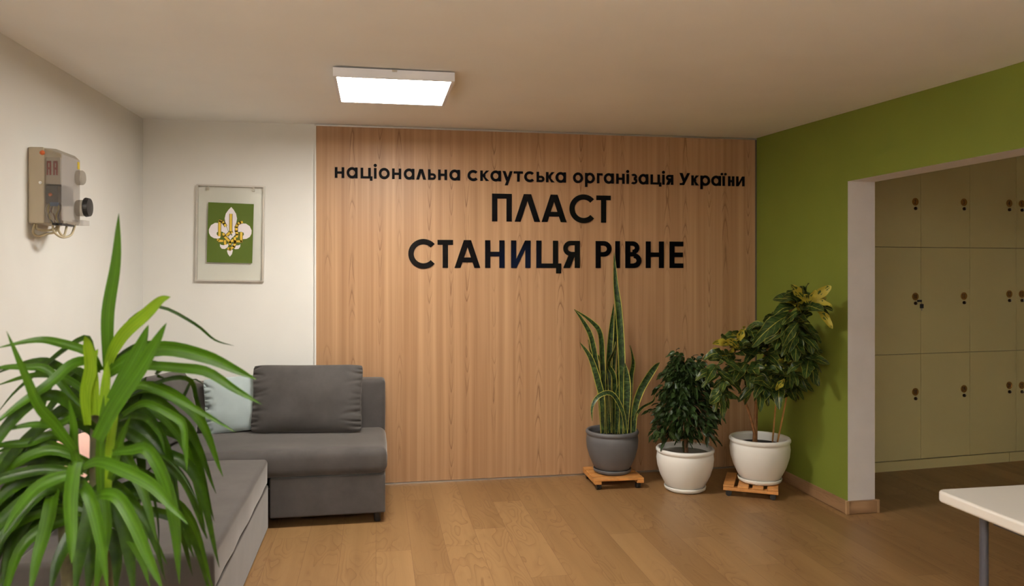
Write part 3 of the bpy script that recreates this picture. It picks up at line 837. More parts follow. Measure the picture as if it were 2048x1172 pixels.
SX1 = 0.068           # right end of the rear section
SF = 4.765            # front of the rear section
CX1 = -0.634          # right side of the long section
CY0 = 3.20            # its near end
SZ = 0.432
RZ = 0.470            # the rear section sits a little higher
def sofa():
    t = thing('corner_sofa', 'grey velour corner sofa in the corner of the white walls', 'sofa', ((XL + SX1) / 2, 4.5, 0))
    m = M['sofa']
    rbox('base', (CX1 + .004, SF + .014, 0.062), (SX1 - .012, YB - .03, 0.300), m, t, 0.010)
    pad('seat_cushion', (XL + .19, SF - .004, 0.302), (SX1, YB - .19, RZ - .006), m, t, 0.052, 0.010, seed=3)
    pad('backrest', (XL + .012, YB - .20, 0.062), (SX1 - .004, YB - .022, 0.79), m, t, 0.028, 0.004, seed=5)
    pad('backrest', (XL + .012, CY0 + .03, 0.062), (XL + .20, YB - .205, 0.785), m, t, 0.028, 0.004, seed=6)
    pad('chaise_cushion', (XL + .205, CY0 - .004, 0.272), (CX1, SF - .010, SZ), m, t, 0.024, 0.006, seed=8, wr=0.006)
    rbox('chaise_base', (XL + .20, CY0 + .012, 0.012), (CX1 - .002, SF + .004, 0.2705), m, t, 0.008)
    b = MB(); b.tube([(CX1 - .0125, CY0 + .004, 0.02), (CX1 - .0125, CY0 + .004, 0.40)], .004, 8); b.build('piping', m, t, smooth=True)
    for (x, y) in ((SX1 - .06, SF + .07), (SX1 - .06, YB - .1), (CX1 + .08, YB - .1)):
        b = MB(); b.lathe([(0, 0), (.020, 0), (.024, .064), (0, .064)], (x, y, 0), 16); b.build('foot', M['black_plastic'], t, smooth=False)
    for (x, y) in ((XL + .3, CY0 + .1), (CX1 - .1, CY0 + .1), (CX1 - .1, SF - .1), (XL + .3, SF - .1)):
        b = MB(); b.lathe([(0, 0), (.03, 0), (.03, .014), (0, .014)], (x, y, 0), 16); b.build('foot', M['black_plastic'], t)
sofa()

def cushion(name, label, mat, base, width, height, thick, yaw, lean, roll=0.0, seed=1, pinch=0.05, wr=0.020, N=84, sides=(1, 1)):
    """base = middle of the lower edge; yaw turns the face (0 = facing -Y); lean tips the top backwards"""
    Mz = Matrix.Rotation(yaw, 3, 'Z'); Mx = Matrix.Rotation(-lean, 3, 'X'); My = Matrix.Rotation(roll, 3, 'Y')
    Mt = Mz @ Mx @ My
    r_ = random.Random(seed)
    ph = [r_.uniform(0, 6.28) for _ in range(6)]
    folds = []
    for sd in (-1, 1):
        for k in range(11):
            folds.append((sd, -0.93 + 1.86 * (k + r_.uniform(.1, .9)) / 11, r_.uniform(.14, .44), r_.uniform(-.25, .30), r_.uniform(.020, .045), r_.uniform(.5, 1.1) * (1 if r_.random() < .8 else -.8)))
    def pt(u, v, s):
        e = (max(0, 1 - abs(u) ** 2.4) * max(0, 1 - abs(v) ** 2.4)) ** 0.55
        rc = 1 - .055 * (u * u * v * v) ** 3
        x = u * (1 - pinch * (1 - v * v) * abs(u) ** 3) * rc
        y = v * (1 - pinch * 0.6 * (1 - u * u) * abs(v) ** 3) * rc
        d = e * thick / 2
        for (sd, v0, ln_, cv, sg, am) in folds:
            if u * sd <= 0: continue
            q = (1 - abs(u)) / ln_
            if q > 1: continue
            dv = v - v0 - cv * q * q * ln_ * 1.6
            k_ = am * wr * sides[0 if sd < 0 else 1] * (1 - q) ** 1.2 * min(1, q * 6 + .25)
            d -= k_ * math.exp(-(dv / (sg * (1 + q))) ** 2)
        d += 0.010 * noise.noise(V((u * 1.7 + seed * 3, v * 1.7, s * 5.0))) * e
        x += .0035 * noise.noise(V((seed, v * 9, 0))) * abs(u) ** 6
        return V((x * width / 2, -d * s, y * height / 2 + height / 2))
    b = MB()
    for s in (1, -1):
        vs = []
        for j in range(N + 1):
            for i in range(N + 1):
                uu, vv = sin((2 * i / N - 1) * pi / 2), sin((2 * j / N - 1) * pi / 2)
                p = pt(uu, vv, s)
                if i in (0, N) or j in (0, N): p.y = 0
                vs.append(Mt @ p + V(base))
        fs = []
        for j in range(N):
            for i in range(N):
                a = j * (N + 1) + i
                f = (a, a + 1, a + N + 2, a + N + 1)
                fs.append(f if s == 1 else f[::-1])
        b.mesh(vs, fs)
    o = b.build(name, mat, None, smooth=True, weld=True, origin=base)
    tag(o, label, 'cushion', 'cushions on the corner sofa')
    return o

def mid(px, py, y): return on_y(px, py, y)
sc_z = SZ + .004
sz_r = RZ + .004
cushion('throw_cushion', 'large grey cushion standing upright at the wood-panel end of the sofa', M['cushion_grey'], (-0.458, 5.250, sz_r), 0.755, 0.455, 0.17, R(-8), R(9), seed=2)
cushion('throw_cushion', 'pale blue cushion beside the large grey cushion', M['cushion_blue'], (-0.905, 5.362, sz_r), 0.43, 0.375, 0.105, R(2), R(9), R(-4), seed=5, sides=(1.4, .4))
cushion('throw_cushion', 'grey cushion with a raised corner, in the corner of the sofa beside the blue cushion', M['cushion_grey'], (-1.225, 5.10, sz_r), 0.60, 0.45, 0.17, R(80), R(13), R(2), seed=9, wr=.010)
cushion('throw_cushion', 'grey cushion leaning on the side backrest behind the palm leaves, second from the corner', M['cushion_grey'], (-1.255, 4.58, sc_z), 0.52, 0.46, 0.17, R(83), R(13), R(-3), seed=11, wr=.010)
cushion('throw_cushion', 'grey cushion half hidden by the palm leaves, beside the pink cushion', M['cushion_grey'], (-1.265, 4.13, sc_z), 0.42, 0.45, 0.15, R(86), R(13), seed=12, wr=.010)
cushion('throw_cushion', 'pink cushion glimpsed through the palm leaves', M['cushion_pink'], (-1.275, 3.72, sc_z), 0.40, 0.38, 0.12, R(86), R(15), R(3), seed=13, wr=.010)

# ------------------------------------------------------------------ plant trolleys and pots
def trolley(label, cx, cy, ang, size=0.36, gap_dir='x'):
    Mr = Matrix.Translation((cx, cy, 0)) @ Matrix.Rotation(ang, 4, 'Z')
    t = thing('plant_trolley', label, 'plant trolley', (cx, cy, 0), 'slatted plant trolleys')
    h = size / 2; z0, z1_ = 0.052, 0.080
    if gap_dir == 'x': slats = [(-h + (size - .072) * k / 3, .072) for k in range(4)]
    for s0, w in slats:
        b = MB(); b.box((-h, s0, z0 + .012), (h, s0 + w, z1_), M=Mr); b.build('slat', M['bamboo'], t, bevel=0.003)
    for s in (-h, h - .05):
        b = MB(); b.box((s, -h, z0 - .010), (s + .05, h, z0 + .0115), M=Mr); b.build('batten', M['bamboo'], t, bevel=0.003)
    for sx in (-h + .035, h - .035):
        for sy in (-h + .035, h - .035):
            b = MB()
            for dx in (-.009, .009):
                b.tube([Mr @ V((sx + dx - .007, sy, .0205)), Mr @ V((sx + dx + .007, sy, .0205))], .0205, 18)
            b.box((sx - .012, sy - .012, .020), (sx + .012, sy + .012, z0 - .010), M=Mr)
            b.build('caster', M['black_plastic'], t)
    return t, z1_

def pot(t, c, z, Rr, H, mat, soil, fill=0.82, saucer=True):
    """belly pot with rolled rim, its saucer and its soil; Rr = rim radius"""
    z0 = z + (.012 if saucer else 0)
    prof = [(0, 0), (.56, 0), (.60, .015), (.72, .14), (.86, .34), (.955, .56), (.985, .74), (.965, .86), (.945, .885), (.975, .90), (1.0, .925), (1.0, .965), (.975, .993), (.93, 1.0), (.885, .985), (.865, .94), (.86, .75), (.80, .5)]
    b = MB(); b.lathe([(r * Rr, q * H) for r, q in prof], (c[0], c[1], z0), 72); b.build('pot', mat, t, smooth=True)
    b = MB(); b.lathe([(0, 0), (.60 * Rr, 0), (.70 * Rr, .012), (.72 * Rr, .030), (.705 * Rr, .034), (.69 * Rr, .030), (.66 * Rr, .011), (0, .011)], (c[0], c[1], z), 72); b.build('saucer', mat, t, smooth=True)
    n = 24; vs = [(c[0], c[1], z0 + fill * H + .006)]; fs = []
    for ring in range(1, 5):
        for k in range(n):
            a = 2 * pi * k / n; r = .862 * Rr * ring / 4
            vs.append((c[0] + r * cos(a), c[1] + r * sin(a), z0 + fill * H + (.008 * noise.noise(V((r * 30 * cos(a), r * 30 * sin(a), 0))) if ring < 4 else 0)))
    for k in range(n): fs.append((0, 1 + k, 1 + (k + 1) % n))
    for ring in range(1, 4):
        for k in range(n):
            a, d = 1 + (ring - 1) * n, 1 + ring * n
            fs.append((a + k, d + k, d + (k + 1) % n, a + (k + 1) % n))
    b = MB(); b.mesh(vs, fs); b.build('soil', soil, t, smooth=True)
    return z0 + fill * H

# ---- leaf builders
def blade(b, path, prof, fold=0.25, face=None, m=0, n=14, twist=0.0, thick=0.0, wave=0.0):
    """strap leaf along a 3d path. prof(t)->half width; face = direction the upper side looks to"""
    pts = bez(path, n)
    vs, uv, fs = [], [], []
    side = None
    K = 5 if not thick else 5
    for i, p in enumerate(pts):
        t = i / n
        tg = (pts[min(i + 1, n)] - pts[max(i - 1, 0)]).normalized()
        f = V(face) if face is not None else V((0, -1, .3))
        sd = tg.cross(f)
        if sd.length < 1e-3: sd = tg.orthogonal()
        sd.normalize()
        if side is not None and sd.dot(side) < 0: sd = -sd
        side = sd
        nn = sd.cross(tg).normalized()
        if twist:
            q = Matrix.Rotation(twist * t, 3, tg); sd = q @ sd; nn = q @ nn
        w = prof(t)
        for k in range(K):
            u = k / (K - 1) * 2 - 1
            lift = abs(u) * w * fold + wave * w * sin(t * 17 + u * 2) * abs(u)
            vs.append(p + sd * (u * w) + nn * lift)
            uv.append((k / (K - 1), t))
    for i in range(n):
        for k in range(K - 1):
            a = i * K + k
            fs.append((a, a + 1, a + K + 1, a + K))
    if thick:
        base = len(vs)
        for i in range(n + 1):
            tg = (pts[min(i + 1, n)] - pts[max(i - 1, 0)]).normalized()
            for k in range(K):
                u = k / (K - 1) * 2 - 1
                sdv = (vs[i * K + K - 1] - vs[i * K]); 
                nv = sdv.cross(tg); nv = nv.normalized() if nv.length > 1e-6 else V((0, -1, 0))
                vs.append(vs[i * K + k] - nv * thick * (1 - u * u)); uv.append((k / (K - 1), i / n))
        for i in range(n):
            for k in range(K - 1):
                a = base + i * K + k
                fs.append((a, a + K, a + K + 1, a + 1))
    b.mesh(vs, fs, uv, m)

def wprof(w, base=0.45, peak=0.45, tip=1.3):
    def f(t):
        if t < peak:
            return w * (base + (1 - base) * sin(t / peak * pi / 2))
        return w * max(0.01, cos((t - peak) / (1 - peak) * pi / 2)) ** (1 / tip)
    return f

# ---- snake plant in the grey pot
def snake_plant():
    cx, cy = 1.705, 5.395
    tr, zt = trolley('slatted wooden plant trolley on casters under the grey pot', 1.705, 5.385, R(-1.5))
    zc = cx * S_ + cy * C_
    t = thing('snake_plant', 'snake plant with yellow-edged upright leaves in a grey pot', 'potted plant', (cx, cy, zt), 'potted plants by the green wall')
    pot(t, (cx, cy), zt, .193, .300, M['pot_grey'], M['soil'], .86)
    k = lambda zx, zy: (1120 + zx / 2.4417, 540 + zy / 2.4417)
    L = [  # zoomed pixel path, half width px, depth offset base/tip, twist
        ([(300, 800), (303, 600), (300, 400), (287, 200), (272, 70), (264, -85)], 7.4, -.03, -.02, .2),
        ([(240, 800), (236, 620), (240, 440), (250, 290), (263, 165)], 6.8, .05, .06, .3),
        ([(218, 800), (212, 600), (206, 440), (195, 310), (150, 250), (70, 192)], 6.0, 0, -.06, .7),
        ([(207, 800), (195, 620), (178, 470), (152, 330), (112, 250), (72, 195)], 5.6, -.06, -.10, .5),
        ([(210, 795), (205, 640), (190, 560), (150, 430), (97, 353)], 6.6, -.08, -.12, -.3),
        ([(322, 795), (305, 690), (255, 605), (195, 612), (158, 665), (157, 738)], 4.6, -.09, -.20, .5),
        ([(228, 795), (226, 640), (222, 520), (190, 430), (150, 402), (140, 340)], 4.4, .02, -.03, 1.2),
        ([(318, 800), (326, 640), (326, 540), (318, 455)], 7.8, -.05, -.06, .1),
        ([(335, 795), (340, 640), (346, 520), (356, 450), (343, 368)], 5.6, .02, .03, .8),
        ([(358, 800), (364, 690), (388, 600), (432, 520), (466, 472), (487, 452)], 7.6, -.04, -.06, .3),
        ([(362, 790), (368, 720), (400, 672), (452, 642), (462, 615)], 3.4, -.03, -.08, .8),
        ([(265, 800), (266, 640), (262, 520), (236, 462), (262, 395), (272, 350)], 6.0, .03, .02, 1.4),
        ([(288, 795), (285, 640), (286, 480), (290, 380), (300, 320)], 4.6, .08, .10, .4),
        ([(255, 795), (250, 640), (258, 500), (270, 330), (268, 200)], 5.0, .09, .12, .4),
        ([(275, 800), (280, 690), (282, 600), (295, 540)], 5.4, .0, .0, .4),
        ([(245, 800), (232, 700), (228, 610), (230, 560)], 5.6, .05, .05, .3)]
    for pth, hw, d0, d1, tw in L:
        n = len(pth)
        pts = []
        for i, (a, c) in enumerate(pth):
            px, py = k(a, c)
            d = zc + d0 + (d1 - d0) * i / (n - 1)
            pts.append(P(px, py, d))
        w = hw / F_PX * zc
        b = MB(); blade(b, pts, wprof(w, .62, .5, 1.5), .22, (-.25, -1, 0), n=22, twist=tw, thick=.006, wave=.06)
        b.build('leaf', M['snake'], t, smooth=True)
snake_plant()

# ---- weeping fig in the white pot on the floor
def ficus():
    c = on_z(1370, 975, 0.0)
    cx, cy = c.x + .02, 5.24
    zc = 5.44
    q = P(1370, 895, zc); cx, cy = q.x, q.y
    t = thing('weeping_fig', 'small bushy weeping fig in a white pot standing on the floor', 'potted plant', (cx, cy, 0), 'potted plants by the green wall')
    zs_ = pot(t, (cx, cy), 0.0, .204, .288, M['pot_white'], M['water_tray'], .86)
    b = MB()
    top = P(1372, 800, zc)
    b.tube(bez([(cx + .003, cy, zs_ - .02), (cx + .002, cy, zs_ + .10), (top.x - .01, top.y, top.z), (top.x, top.y, top.z + .2), P(1360, 715, zc)], 16), [.017 - .0008 * i for i in range(17)], 10)
    b.tube(bez([(cx + .012, cy - .004, zs_ - .02), (cx + .014, cy - .006, zs_ + .08), (top.x + .03, top.y, top.z + .02), P(1400, 745, zc)], 12), [.010 - .0006 * i for i in range(13)], 8)
    b.build('trunk', M['trunk'], t, smooth=True)
    r_ = random.Random(21)
    b = MB(); br = MB()
    cen = P(1369, 805, zc)
    def leaf(p, dirv, ln):
        side = dirv.cross(V((r_.uniform(-1, 1), r_.uniform(-1, 1), r_.uniform(0.2, 1)))).normalized()
        nn = side.cross(dirv).normalized()
        w = ln * r_.uniform(.23, .31)
        vs, uv = [], []
        T = [0, .25, .55, .8, 1.0]; Wd = [.12, .85, 1.0, .45, .02]
        for tt, ww in zip(T, Wd):
            q = p + dirv * ln * tt - V((0, 0, .35 * ln * tt * tt))
            for u in (-1, 0, 1):
                vs.append(q + side * u * w * ww + nn * abs(u) * w * .35); uv.append(((u + 1) / 2, tt))
        fs = []
        for i in range(4):
            for k in range(2):
                a = i * 3 + k
                fs.append((a, a + 1, a + 4, a + 3))
        b.mesh(vs, fs, uv)
    # branch sprays filling a dome that is wider below
    outline = [(-.98, .20), (-.75, .275), (-.40, .290), (-.05, .275), (.35, .215), (.65, .15), (.9, .09), (1.0, .04)]
    def rad(h):
        for (a, ra), (c_, rc) in zip(outline, outline[1:]):
            if a <= h <= c_: return ra + (rc - ra) * (h - a) / (c_ - a)
        return .1
    hs = .315
    for k in range(235):
        h = r_.uniform(-.95, .98)
        a = r_.uniform(0, 2 * pi)
        rr = rad(h) * r_.uniform(.45, 1.0)
        tip = cen + V((rr * cos(a), rr * sin(a) * .9, h * hs + .02))
        st = cen + V((0, 0, h * hs * .55 + .0)) + V((cos(a), sin(a), 0)) * .04
        md = st.lerp(tip, .6) + V((0, 0, .03))
        pth = bez([st, md, tip], 8)
        br.tube(pth, .0022, 5, caps=False)
        for s in range(9):
            p = pth[2 + s * 6 // 9]
            dv = (V((cos(a + r_.uniform(-1.2, 1.2)), sin(a + r_.uniform(-1.2, 1.2)), r_.uniform(-.95, .25)))).normalized()
            leaf(p + V((r_.gauss(0, .012), r_.gauss(0, .012), r_.gauss(0, .012))), dv, r_.uniform(.046, .070))
    for (px, py) in ((1352, 700), (1388, 713), (1405, 714), (1356, 708), (1346, 716), (1365, 712)):
        q = P(px, py, zc)
        br.tube(bez([cen + V((0, 0, .15)), q], 6), .002, 5, caps=False)
        for s in range(3): leaf(q + V((r_.gauss(0, .008), r_.gauss(0, .008), -.012 * s)), V((r_.uniform(-.8, .8), r_.uniform(-.5, .5), .3 - .4 * s)).normalized(), .05)
    b.build('foliage', M['ficus'], t, smooth=True)
    br.build('twigs', M['trunk'], t, smooth=True)
ficus()

# ---- croton in the white pot on the second trolley
def croton():
    tr, zt = trolley('slatted wooden plant trolley on casters under the white pot by the green wall', 2.60, 5.00, R(-30) + R(90))
    q = P(1519.5, 872, 5.36)
    cx, cy = q.x, q.y
    t = thing('croton_plant', 'tall croton with yellow-veined leaves in a white pot by the green wall', 'potted plant', (cx, cy, zt), 'potted plants by the green wall')
    zsoil = pot(t, (cx, cy), zt, .208, .300, M['pot_white'], M['soil'], .80)
    r_ = random.Random(5)
    z_ = 5.36
    def stem(pts, r0, r1, mat, name='stem'):
        p3 = bez([P(*p) for p in pts], 18)
        b = MB(); b.tube(p3, [r0 + (r1 - r0) * i / 18 for i in range(19)], 9); b.build(name, mat, t, smooth=True)
    stem([(1513, 884, 5.36), (1500, 832, 5.34), (1489, 802, 5.33), (1472, 768, 5.30), (1466, 735, 5.28), (1470, 700, 5.28)], .010, .007, M['trunk_pale'])
    stem([(1508, 884, 5.36), (1511, 830, 5.36), (1514, 780, 5.36), (1522, 735, 5.34), (1535, 700, 5.25), (1558, 668, 5.12), (1577, 625, 4.98), (1608, 600, 4.90)], .012, .008, M['trunk_pale'])
    stem([(1512, 884, 5.37), (1516, 800, 5.38), (1540, 740, 5.40), (1570, 700, 5.36), (1588, 672, 5.3)], .009, .006, M['trunk_pale'])
    stem([(1545, 884, 5.37), (1551, 815, 5.36), (1559, 740, 5.34)], .006, .006, M['stake'], 'stake')
    stem([(1555, 884, 5.32), (1569, 815, 5.31), (1584, 735, 5.28)], .006, .006, M['stake'], 'stake')
    # leaves
    b = MB()
    def cleaf(p, d, ln, w, up, m):
        d = d.normalized()
        side = d.cross(up)
        if side.length < .1: side = d.orthogonal()
        side.normalize(); nn = side.cross(d).normalized()
        n = 13
        vs, uv, fs = [], [], []
        ph = r_.uniform(0, 1)
        droop = r_.uniform(.08, .42)
        lob = r_.uniform(.12, .3)
        for i in range(n + 1):
            tt = i / n
            env = (sin(pi * min(1, tt * .96 + .02)) ** .75) * (.55 + .6 * tt)
            lobe = 1 - lob * (0.5 + .5 * cos(2 * pi * (tt * 2.4 + .15)))
            ww = w * env * lobe * (1 if tt > .1 else .35)
            q = p + d * ln * tt - V((0, 0, droop * ln * tt * tt)) 
            for u in (-1, -.5, 0, .5, 1):
                vs.append(q + side * u * ww + nn * (abs(u) ** 1.3 * ww * .28 + .006 * sin(tt * 9 + ph * 6 + u)))
                uv.append(((u + 1) / 2, tt))
        for v in vs:
            if v.x > XR - .012: v.x = XR - .012 - r_.uniform(0, .004)
            if v.y > YB - .03: v.y = YB - .03
        for i in range(n):
            for k in range(4):
                a = i * 5 + k
                fs.append((a, a + 1, a + 6, a + 5))
        b.mesh(vs, fs, uv, m)
    # clusters: px, py, depth, leaves, length, share of young leaves, spread upward
    CL = [(1606, 612, 4.90, 22, .165, .22, .45), (1588, 640, 4.98, 14, .160, 0, -.1), (1566, 655, 5.08, 10, .16, 0, .1),
          (1470, 698, 5.20, 16, .135, .15, .35), (1494, 676, 5.22, 13, .14, .3, .5), (1452, 716, 5.16, 10, .13, .2, .0), (1520, 690, 5.28, 12, .15, .0, .1),
          (1478, 735, 5.24, 12, .14, 0, -.3), (1530, 720, 5.22, 12, .15, 0, -.2), (1560, 700, 5.20, 14, .155, .0, .0), (1590, 690, 5.18, 12, .15, 0, .1),
          (1575, 740, 5.20, 13, .15, .15, -.4), (1545, 755, 5.18, 12, .15, .1, -.35), (1600, 655, 5.02, 10, .16, 0, -.4), (1448, 760, 5.14, 9, .12, .05, -.5),
          (1584, 770, 5.25, 9, .13, .1, -.5), (1545, 650, 5.16, 9, .15, 0, .1),
          (1448, 790, 5.14, 6, .11, .0, -.9), (1432, 738, 5.14, 6, .13, 0, .0), (1612, 715, 5.06, 8, .15, 0, -.3), (1500, 735, 5.16, 9, .15, 0, .0), (1520, 770, 5.14, 7, .13, 0, -.7)]
    for (px, py, zc, nl, ln, yg, upb) in CL:
        c = P(px, py, zc)
        a0 = r_.uniform(0, 6.28)
        nl = int(nl * 1.55)
        for k in range(nl):
            a = a0 + k * 2.39996
            el = upb + r_.uniform(-.55, .65)
            d = V((cos(a) * cos(el), sin(a) * cos(el), sin(el)))
            yng = (k / nl) > (1 - yg)
            l = ln * 1.08 * r_.uniform(.75, 1.12) * (.85 if yng else 1)
            if yng: d = V((cos(a) * .75, sin(a) * .6, .55)).normalized()
            cleaf(c + V((r_.gauss(0, .018), r_.gauss(0, .018), r_.gauss(0, .022))), d, l, l * r_.uniform(.23, .31), V((-.15 + r_.uniform(-.5, .5), -.75 + r_.uniform(-.5, .5), .8)).normalized(), 1 if yng else 0)
    # the pale young leaves that stand out against the wall
    for (p0, p1, m) in (((1612, 606), (1577, 573), 1), ((1620, 606), (1668, 575), 1), ((1622, 604), (1664, 607), 1), ((1616, 606), (1606, 582), 1), ((1628, 610), (1655, 652), 1), ((1618, 605), (1634, 580), 1),
                       ((1598, 622), (1570, 650), 0), ((1592, 625), (1518, 676), 0), ((1600, 640), (1573, 686), 0), ((1478, 700), (1450, 672), 1), ((1462, 690), (1425, 688), 1), ((1475, 690), (1488, 650), 1), ((1550, 765), (1500, 772), 0), ((1572, 758), (1554, 782), 1), ((1585, 690), (1625, 738), 0)):
        zc = 4.82 if p0[0] > 1588 and p0[1] < 645 else 5.12
        a, c = P(*p0, zc), P(*p1, zc - .06)
        d = c - a
        ln = d.length
        d.z += .3 * ln
        cleaf(a, d, ln * 1.05, ln * .21, V((-.2, -1, .4)).normalized(), m)
    b.build('foliage', [M['croton'], M['croton_young']], t, smooth=True)
croton()

# ------------------------------------------------------------------ leafy palm-like plant in the foreground
def yucca():
    ZC = 1.95
    ax = P(200, 820, ZC)          # crown axis
    t = thing('spineless_yucca', 'tall green plant with long arching strap leaves in the foreground before the sofa', 'potted plant', (ax.x, ax.y, 0))
    pt = plain('foreground_pot', (0.55, 0.50, 0.42), 0.5)
    pot(t, (ax.x, ax.y), 0.0, .17, .28, pt, M['soil'], .85)
    b = MB(); b.tube(bez([(ax.x, ax.y, .2), (ax.x + .01, ax.y, .6), (ax.x - .005, ax.y + .01, .95), (ax.x, ax.y, ax.z + .02)], 16), [.030 - .0006 * i for i in range(17)], 12); b.build('stem', M['green_stem'], t, smooth=True)
    b = MB(); b.tube(bez([(ax.x - .03, ax.y + .02, .2), (ax.x - .07, ax.y + .03, .6), P(125, 945, ZC + .02)], 12), .020, 12); b.build('stem', M['green_stem'], t, smooth=True)
    z4 = lambda x, y: (x / 2.79, 400 + y / 2.79)
    z5 = lambda x, y: (x / 2.593, 720 + y / 2.593)
    # each leaf: path (photo measurements), half width px, depth at tip relative to the crown, material, fold
    up, lo = [], []
    A = lambda dst, pth, hw, dz, m=0, fold=.3, tw=0.0, base=.5, d0=0.0, peak=.42: dst.append((pth, hw, dz, m, fold, tw, base, d0, peak))
    A(up, [(212, 745), (216, 700), (218, 622), (233, 525), (237.6, 427)], 13.5, -.05, 0, .25, 0, .38, 0, .5)
    A(up, [(213, 760), (222, 715), (250, 668), (294, 628), (322, 601), (341, 594)], 14, -.10, 1, .3, .3, .35)
    A(up, [(225, 700), (260, 640), (318, 614), (390, 648), (430, 680), (469, 692)], 3.2, .12, 2, .5)
    A(up, [(195, 880), (229, 815), (283, 735), (310, 690), (333, 646)], 17, -.22, 0, .2, 0, .8, -.15, .35)
    A(up, [(222, 800), (258, 735), (283, 690), (297, 650)], 14, -.12, 0, .2, 0, .7, -.08)
    A(up, [(215, 745), (262, 715), (330, 697), (412, 713), (470, 738), (513, 759)], 15, -.02, 0, .35, .4, .5, -.02, .35)
    A(up, [(218, 752), (250, 735), (300, 732), (360, 736), (416, 744), (470, 778), (524, 809)], 10, -.08, 0, .45, .2, .6, -.05, .6)
    A(up, [(230, 800), (262, 775), (296, 772), (345, 792), (410, 828), (472, 865)], 8.5, -.10, 0, .45, .2, .6, -.08, .4)
    A(up, [(246, 830), (276, 811), (301, 808), (355, 836), (369, 853), (373, 900), (374, 944)], 8.5, -.14, 0, .4, .4, .6, -.10, .6)
    A(up, [(240, 840), (262, 832), (293, 836), (322, 872), (331, 910)], 6.5, -.18, 2, .4, .4)
    A(up, [(205, 850), (251, 836), (275, 790), (293, 753)], 13, .05, 2, .25, 0, .8, .03)
    A(up, [(190, 830), (186, 780), (184, 730), (196, 698)], 14, -.10, 1, .3, .2, .7, -.06)
    A(up, [(176, 850), (172, 790), (182, 735), (176, 690), (170, 672)], 12, -.12, 1, .25, .4, .6, -.06)
    A(up, [(208, 850), (210, 800), (214, 755), (216, 720)], 10, -.08, 1, .3, 0, .8, -.07)
    A(up, [(204, 740), (179, 706), (122, 687), (72, 681), (-10, 697)], 9, -.12, 0, .4, .2, .6)
    A(up, [(200, 735), (186, 702), (172, 676), (125, 703), (82, 740), (30, 785), (-8, 830)], 6.5, .10, 2, .4, .3)
    A(up, [(196, 745), (176, 724), (143, 731), (100, 768), (36, 812), (-20, 856)], 12, -.18, 0, .3, .1, .5)
    A(up, [(150, 900), (112, 850), (80, 812), (52, 750), (13, 662)], 11, -.20, 0, .3, 0, .7, -.1, .4)
    A(up, [(190, 800), (168, 769), (136, 745), (93, 723), (40, 730), (-15, 750)], 8.5, .14, 2, .4, .2)
    A(up, [(190, 812), (160, 775), (115, 752), (60, 752), (-10, 772)], 8, .05, 0, .4, .2)
    A(up, [(185, 830), (150, 800), (100, 742), (60, 735), (10, 735), (-20, 742)], 8, -.05, 0, .4, .2)
    A(up, [(180, 840), (150, 835), (116, 850), (58, 850), (-10, 866)], 8, -.15, 0, .4, .1)
    A(up, [(180, 850), (140, 812), (125, 790), (95, 790), (40, 835), (5, 880)], 6, -.10, 0, .4, .2)
    A(up, [(195, 780), (165, 748), (130, 735), (110, 760), (92, 800), (85, 850)], 7, .08, 2, .4, .2)
    A(up, [(190, 770), (160, 740), (135, 760), (150, 800), (165, 838)], 6, .10, 2, .4, .2)
    A(up, [(225, 800), (262, 740), (300, 728), (325, 735), (313, 750), (330, 757)], 7, .10, 2, .4, .3)
    A(up, [(215, 735), (250, 705), (290, 688), (340, 690), (350, 695)], 6, .15, 2, .4, .2)
    A(up, [(235, 820), (262, 790), (310, 790), (360, 800), (385, 760), (410, 770)], 4, .20, 2, .5, .2)
    A(up, [(240, 800), (330, 760), (380, 760), (395, 800), (410, 860), (418, 890)], 5, .18, 2, .4, .2)
    A(up, [(216, 985), (220, 900), (228, 850), (238, 800)], 9, -.10, 1, .2, .1, .8, -.07, .4)
    A(up, [(203, 1000), (201, 930), (203, 860), (208, 790)], 9, -.09, 0, .25, .1, .8, -.07, .4)
    A(up, [(222, 960), (232, 920), (242, 880), (262, 830)], 9, -.12, 0, .25, .2, .8, -.08, .4)
    A(up, [(160, 950), (150, 900), (148, 850), (138, 800)], 9, -.10, 0, .3, .2, .8, -.07, .4)
    A(lo, [(205, 980), (212, 1040), (205, 1110), (190, 1190)], 15, -.12, 0, .3, .2, .8, -.08, .4)
    A(lo, [(185, 990), (176, 1050), (160, 1120), (150, 1190)], 15, -.14, 2, .3, .2, .8, -.08, .4)
    A(lo, [(225, 1000), (248, 1050), (262, 1120), (268, 1190)], 14, -.10, 2, .3, .2, .8, -.06, .4)
    # lower tier
    A(lo, [(225, 905), (262, 900), (293, 897), (322, 938), (344, 1000), (355, 1068), (359, 1168)], 15, -.15, 0, .3, .5, .4, -.1, .72)
    A(lo, [(165, 935), (197, 923), (240, 936), (301, 967), (339, 1006), (377, 1049)], 12.5, -.28, 0, .35, .2, .45, -.2, .5)
    A(lo, [(180, 1000), (205, 988), (236, 994), (266, 1040), (301, 1121), (326, 1180)], 13, -.30, 0, .3, .2, .4, -.24, .55)
    A(lo, [(160, 985), (166, 970), (187, 1010), (204, 1086), (216, 1180)], 13, -.30, 0, .3, .2, .5, -.24, .55)
    A(lo, [(160, 945), (150, 924), (139, 990), (141, 1067), (143, 1128)], 14, -.32, 0, .3, .1, .6, -.26, .5)
    A(lo, [(150, 950), (120, 955), (73, 978), (31, 1028), (6, 1070)], 12.5, -.24, 0, .35, .1, .5, -.18)
    A(lo, [(250, 925), (300, 905), (332, 917), (366, 951), (399, 1010)], 3, -.05, 2, .5)
    A(lo, [(255, 950), (290, 960), (305, 982), (316, 1040), (318, 1098)], 3, .0, 2, .5)
    A(lo, [(225, 965), (247, 980), (278, 1028), (297, 1088)], 9, .04, 2, .35)
    A(lo, [(205, 1060), (227, 1075), (235, 1120), (232, 1185)], 13, -.05, 2, .3)
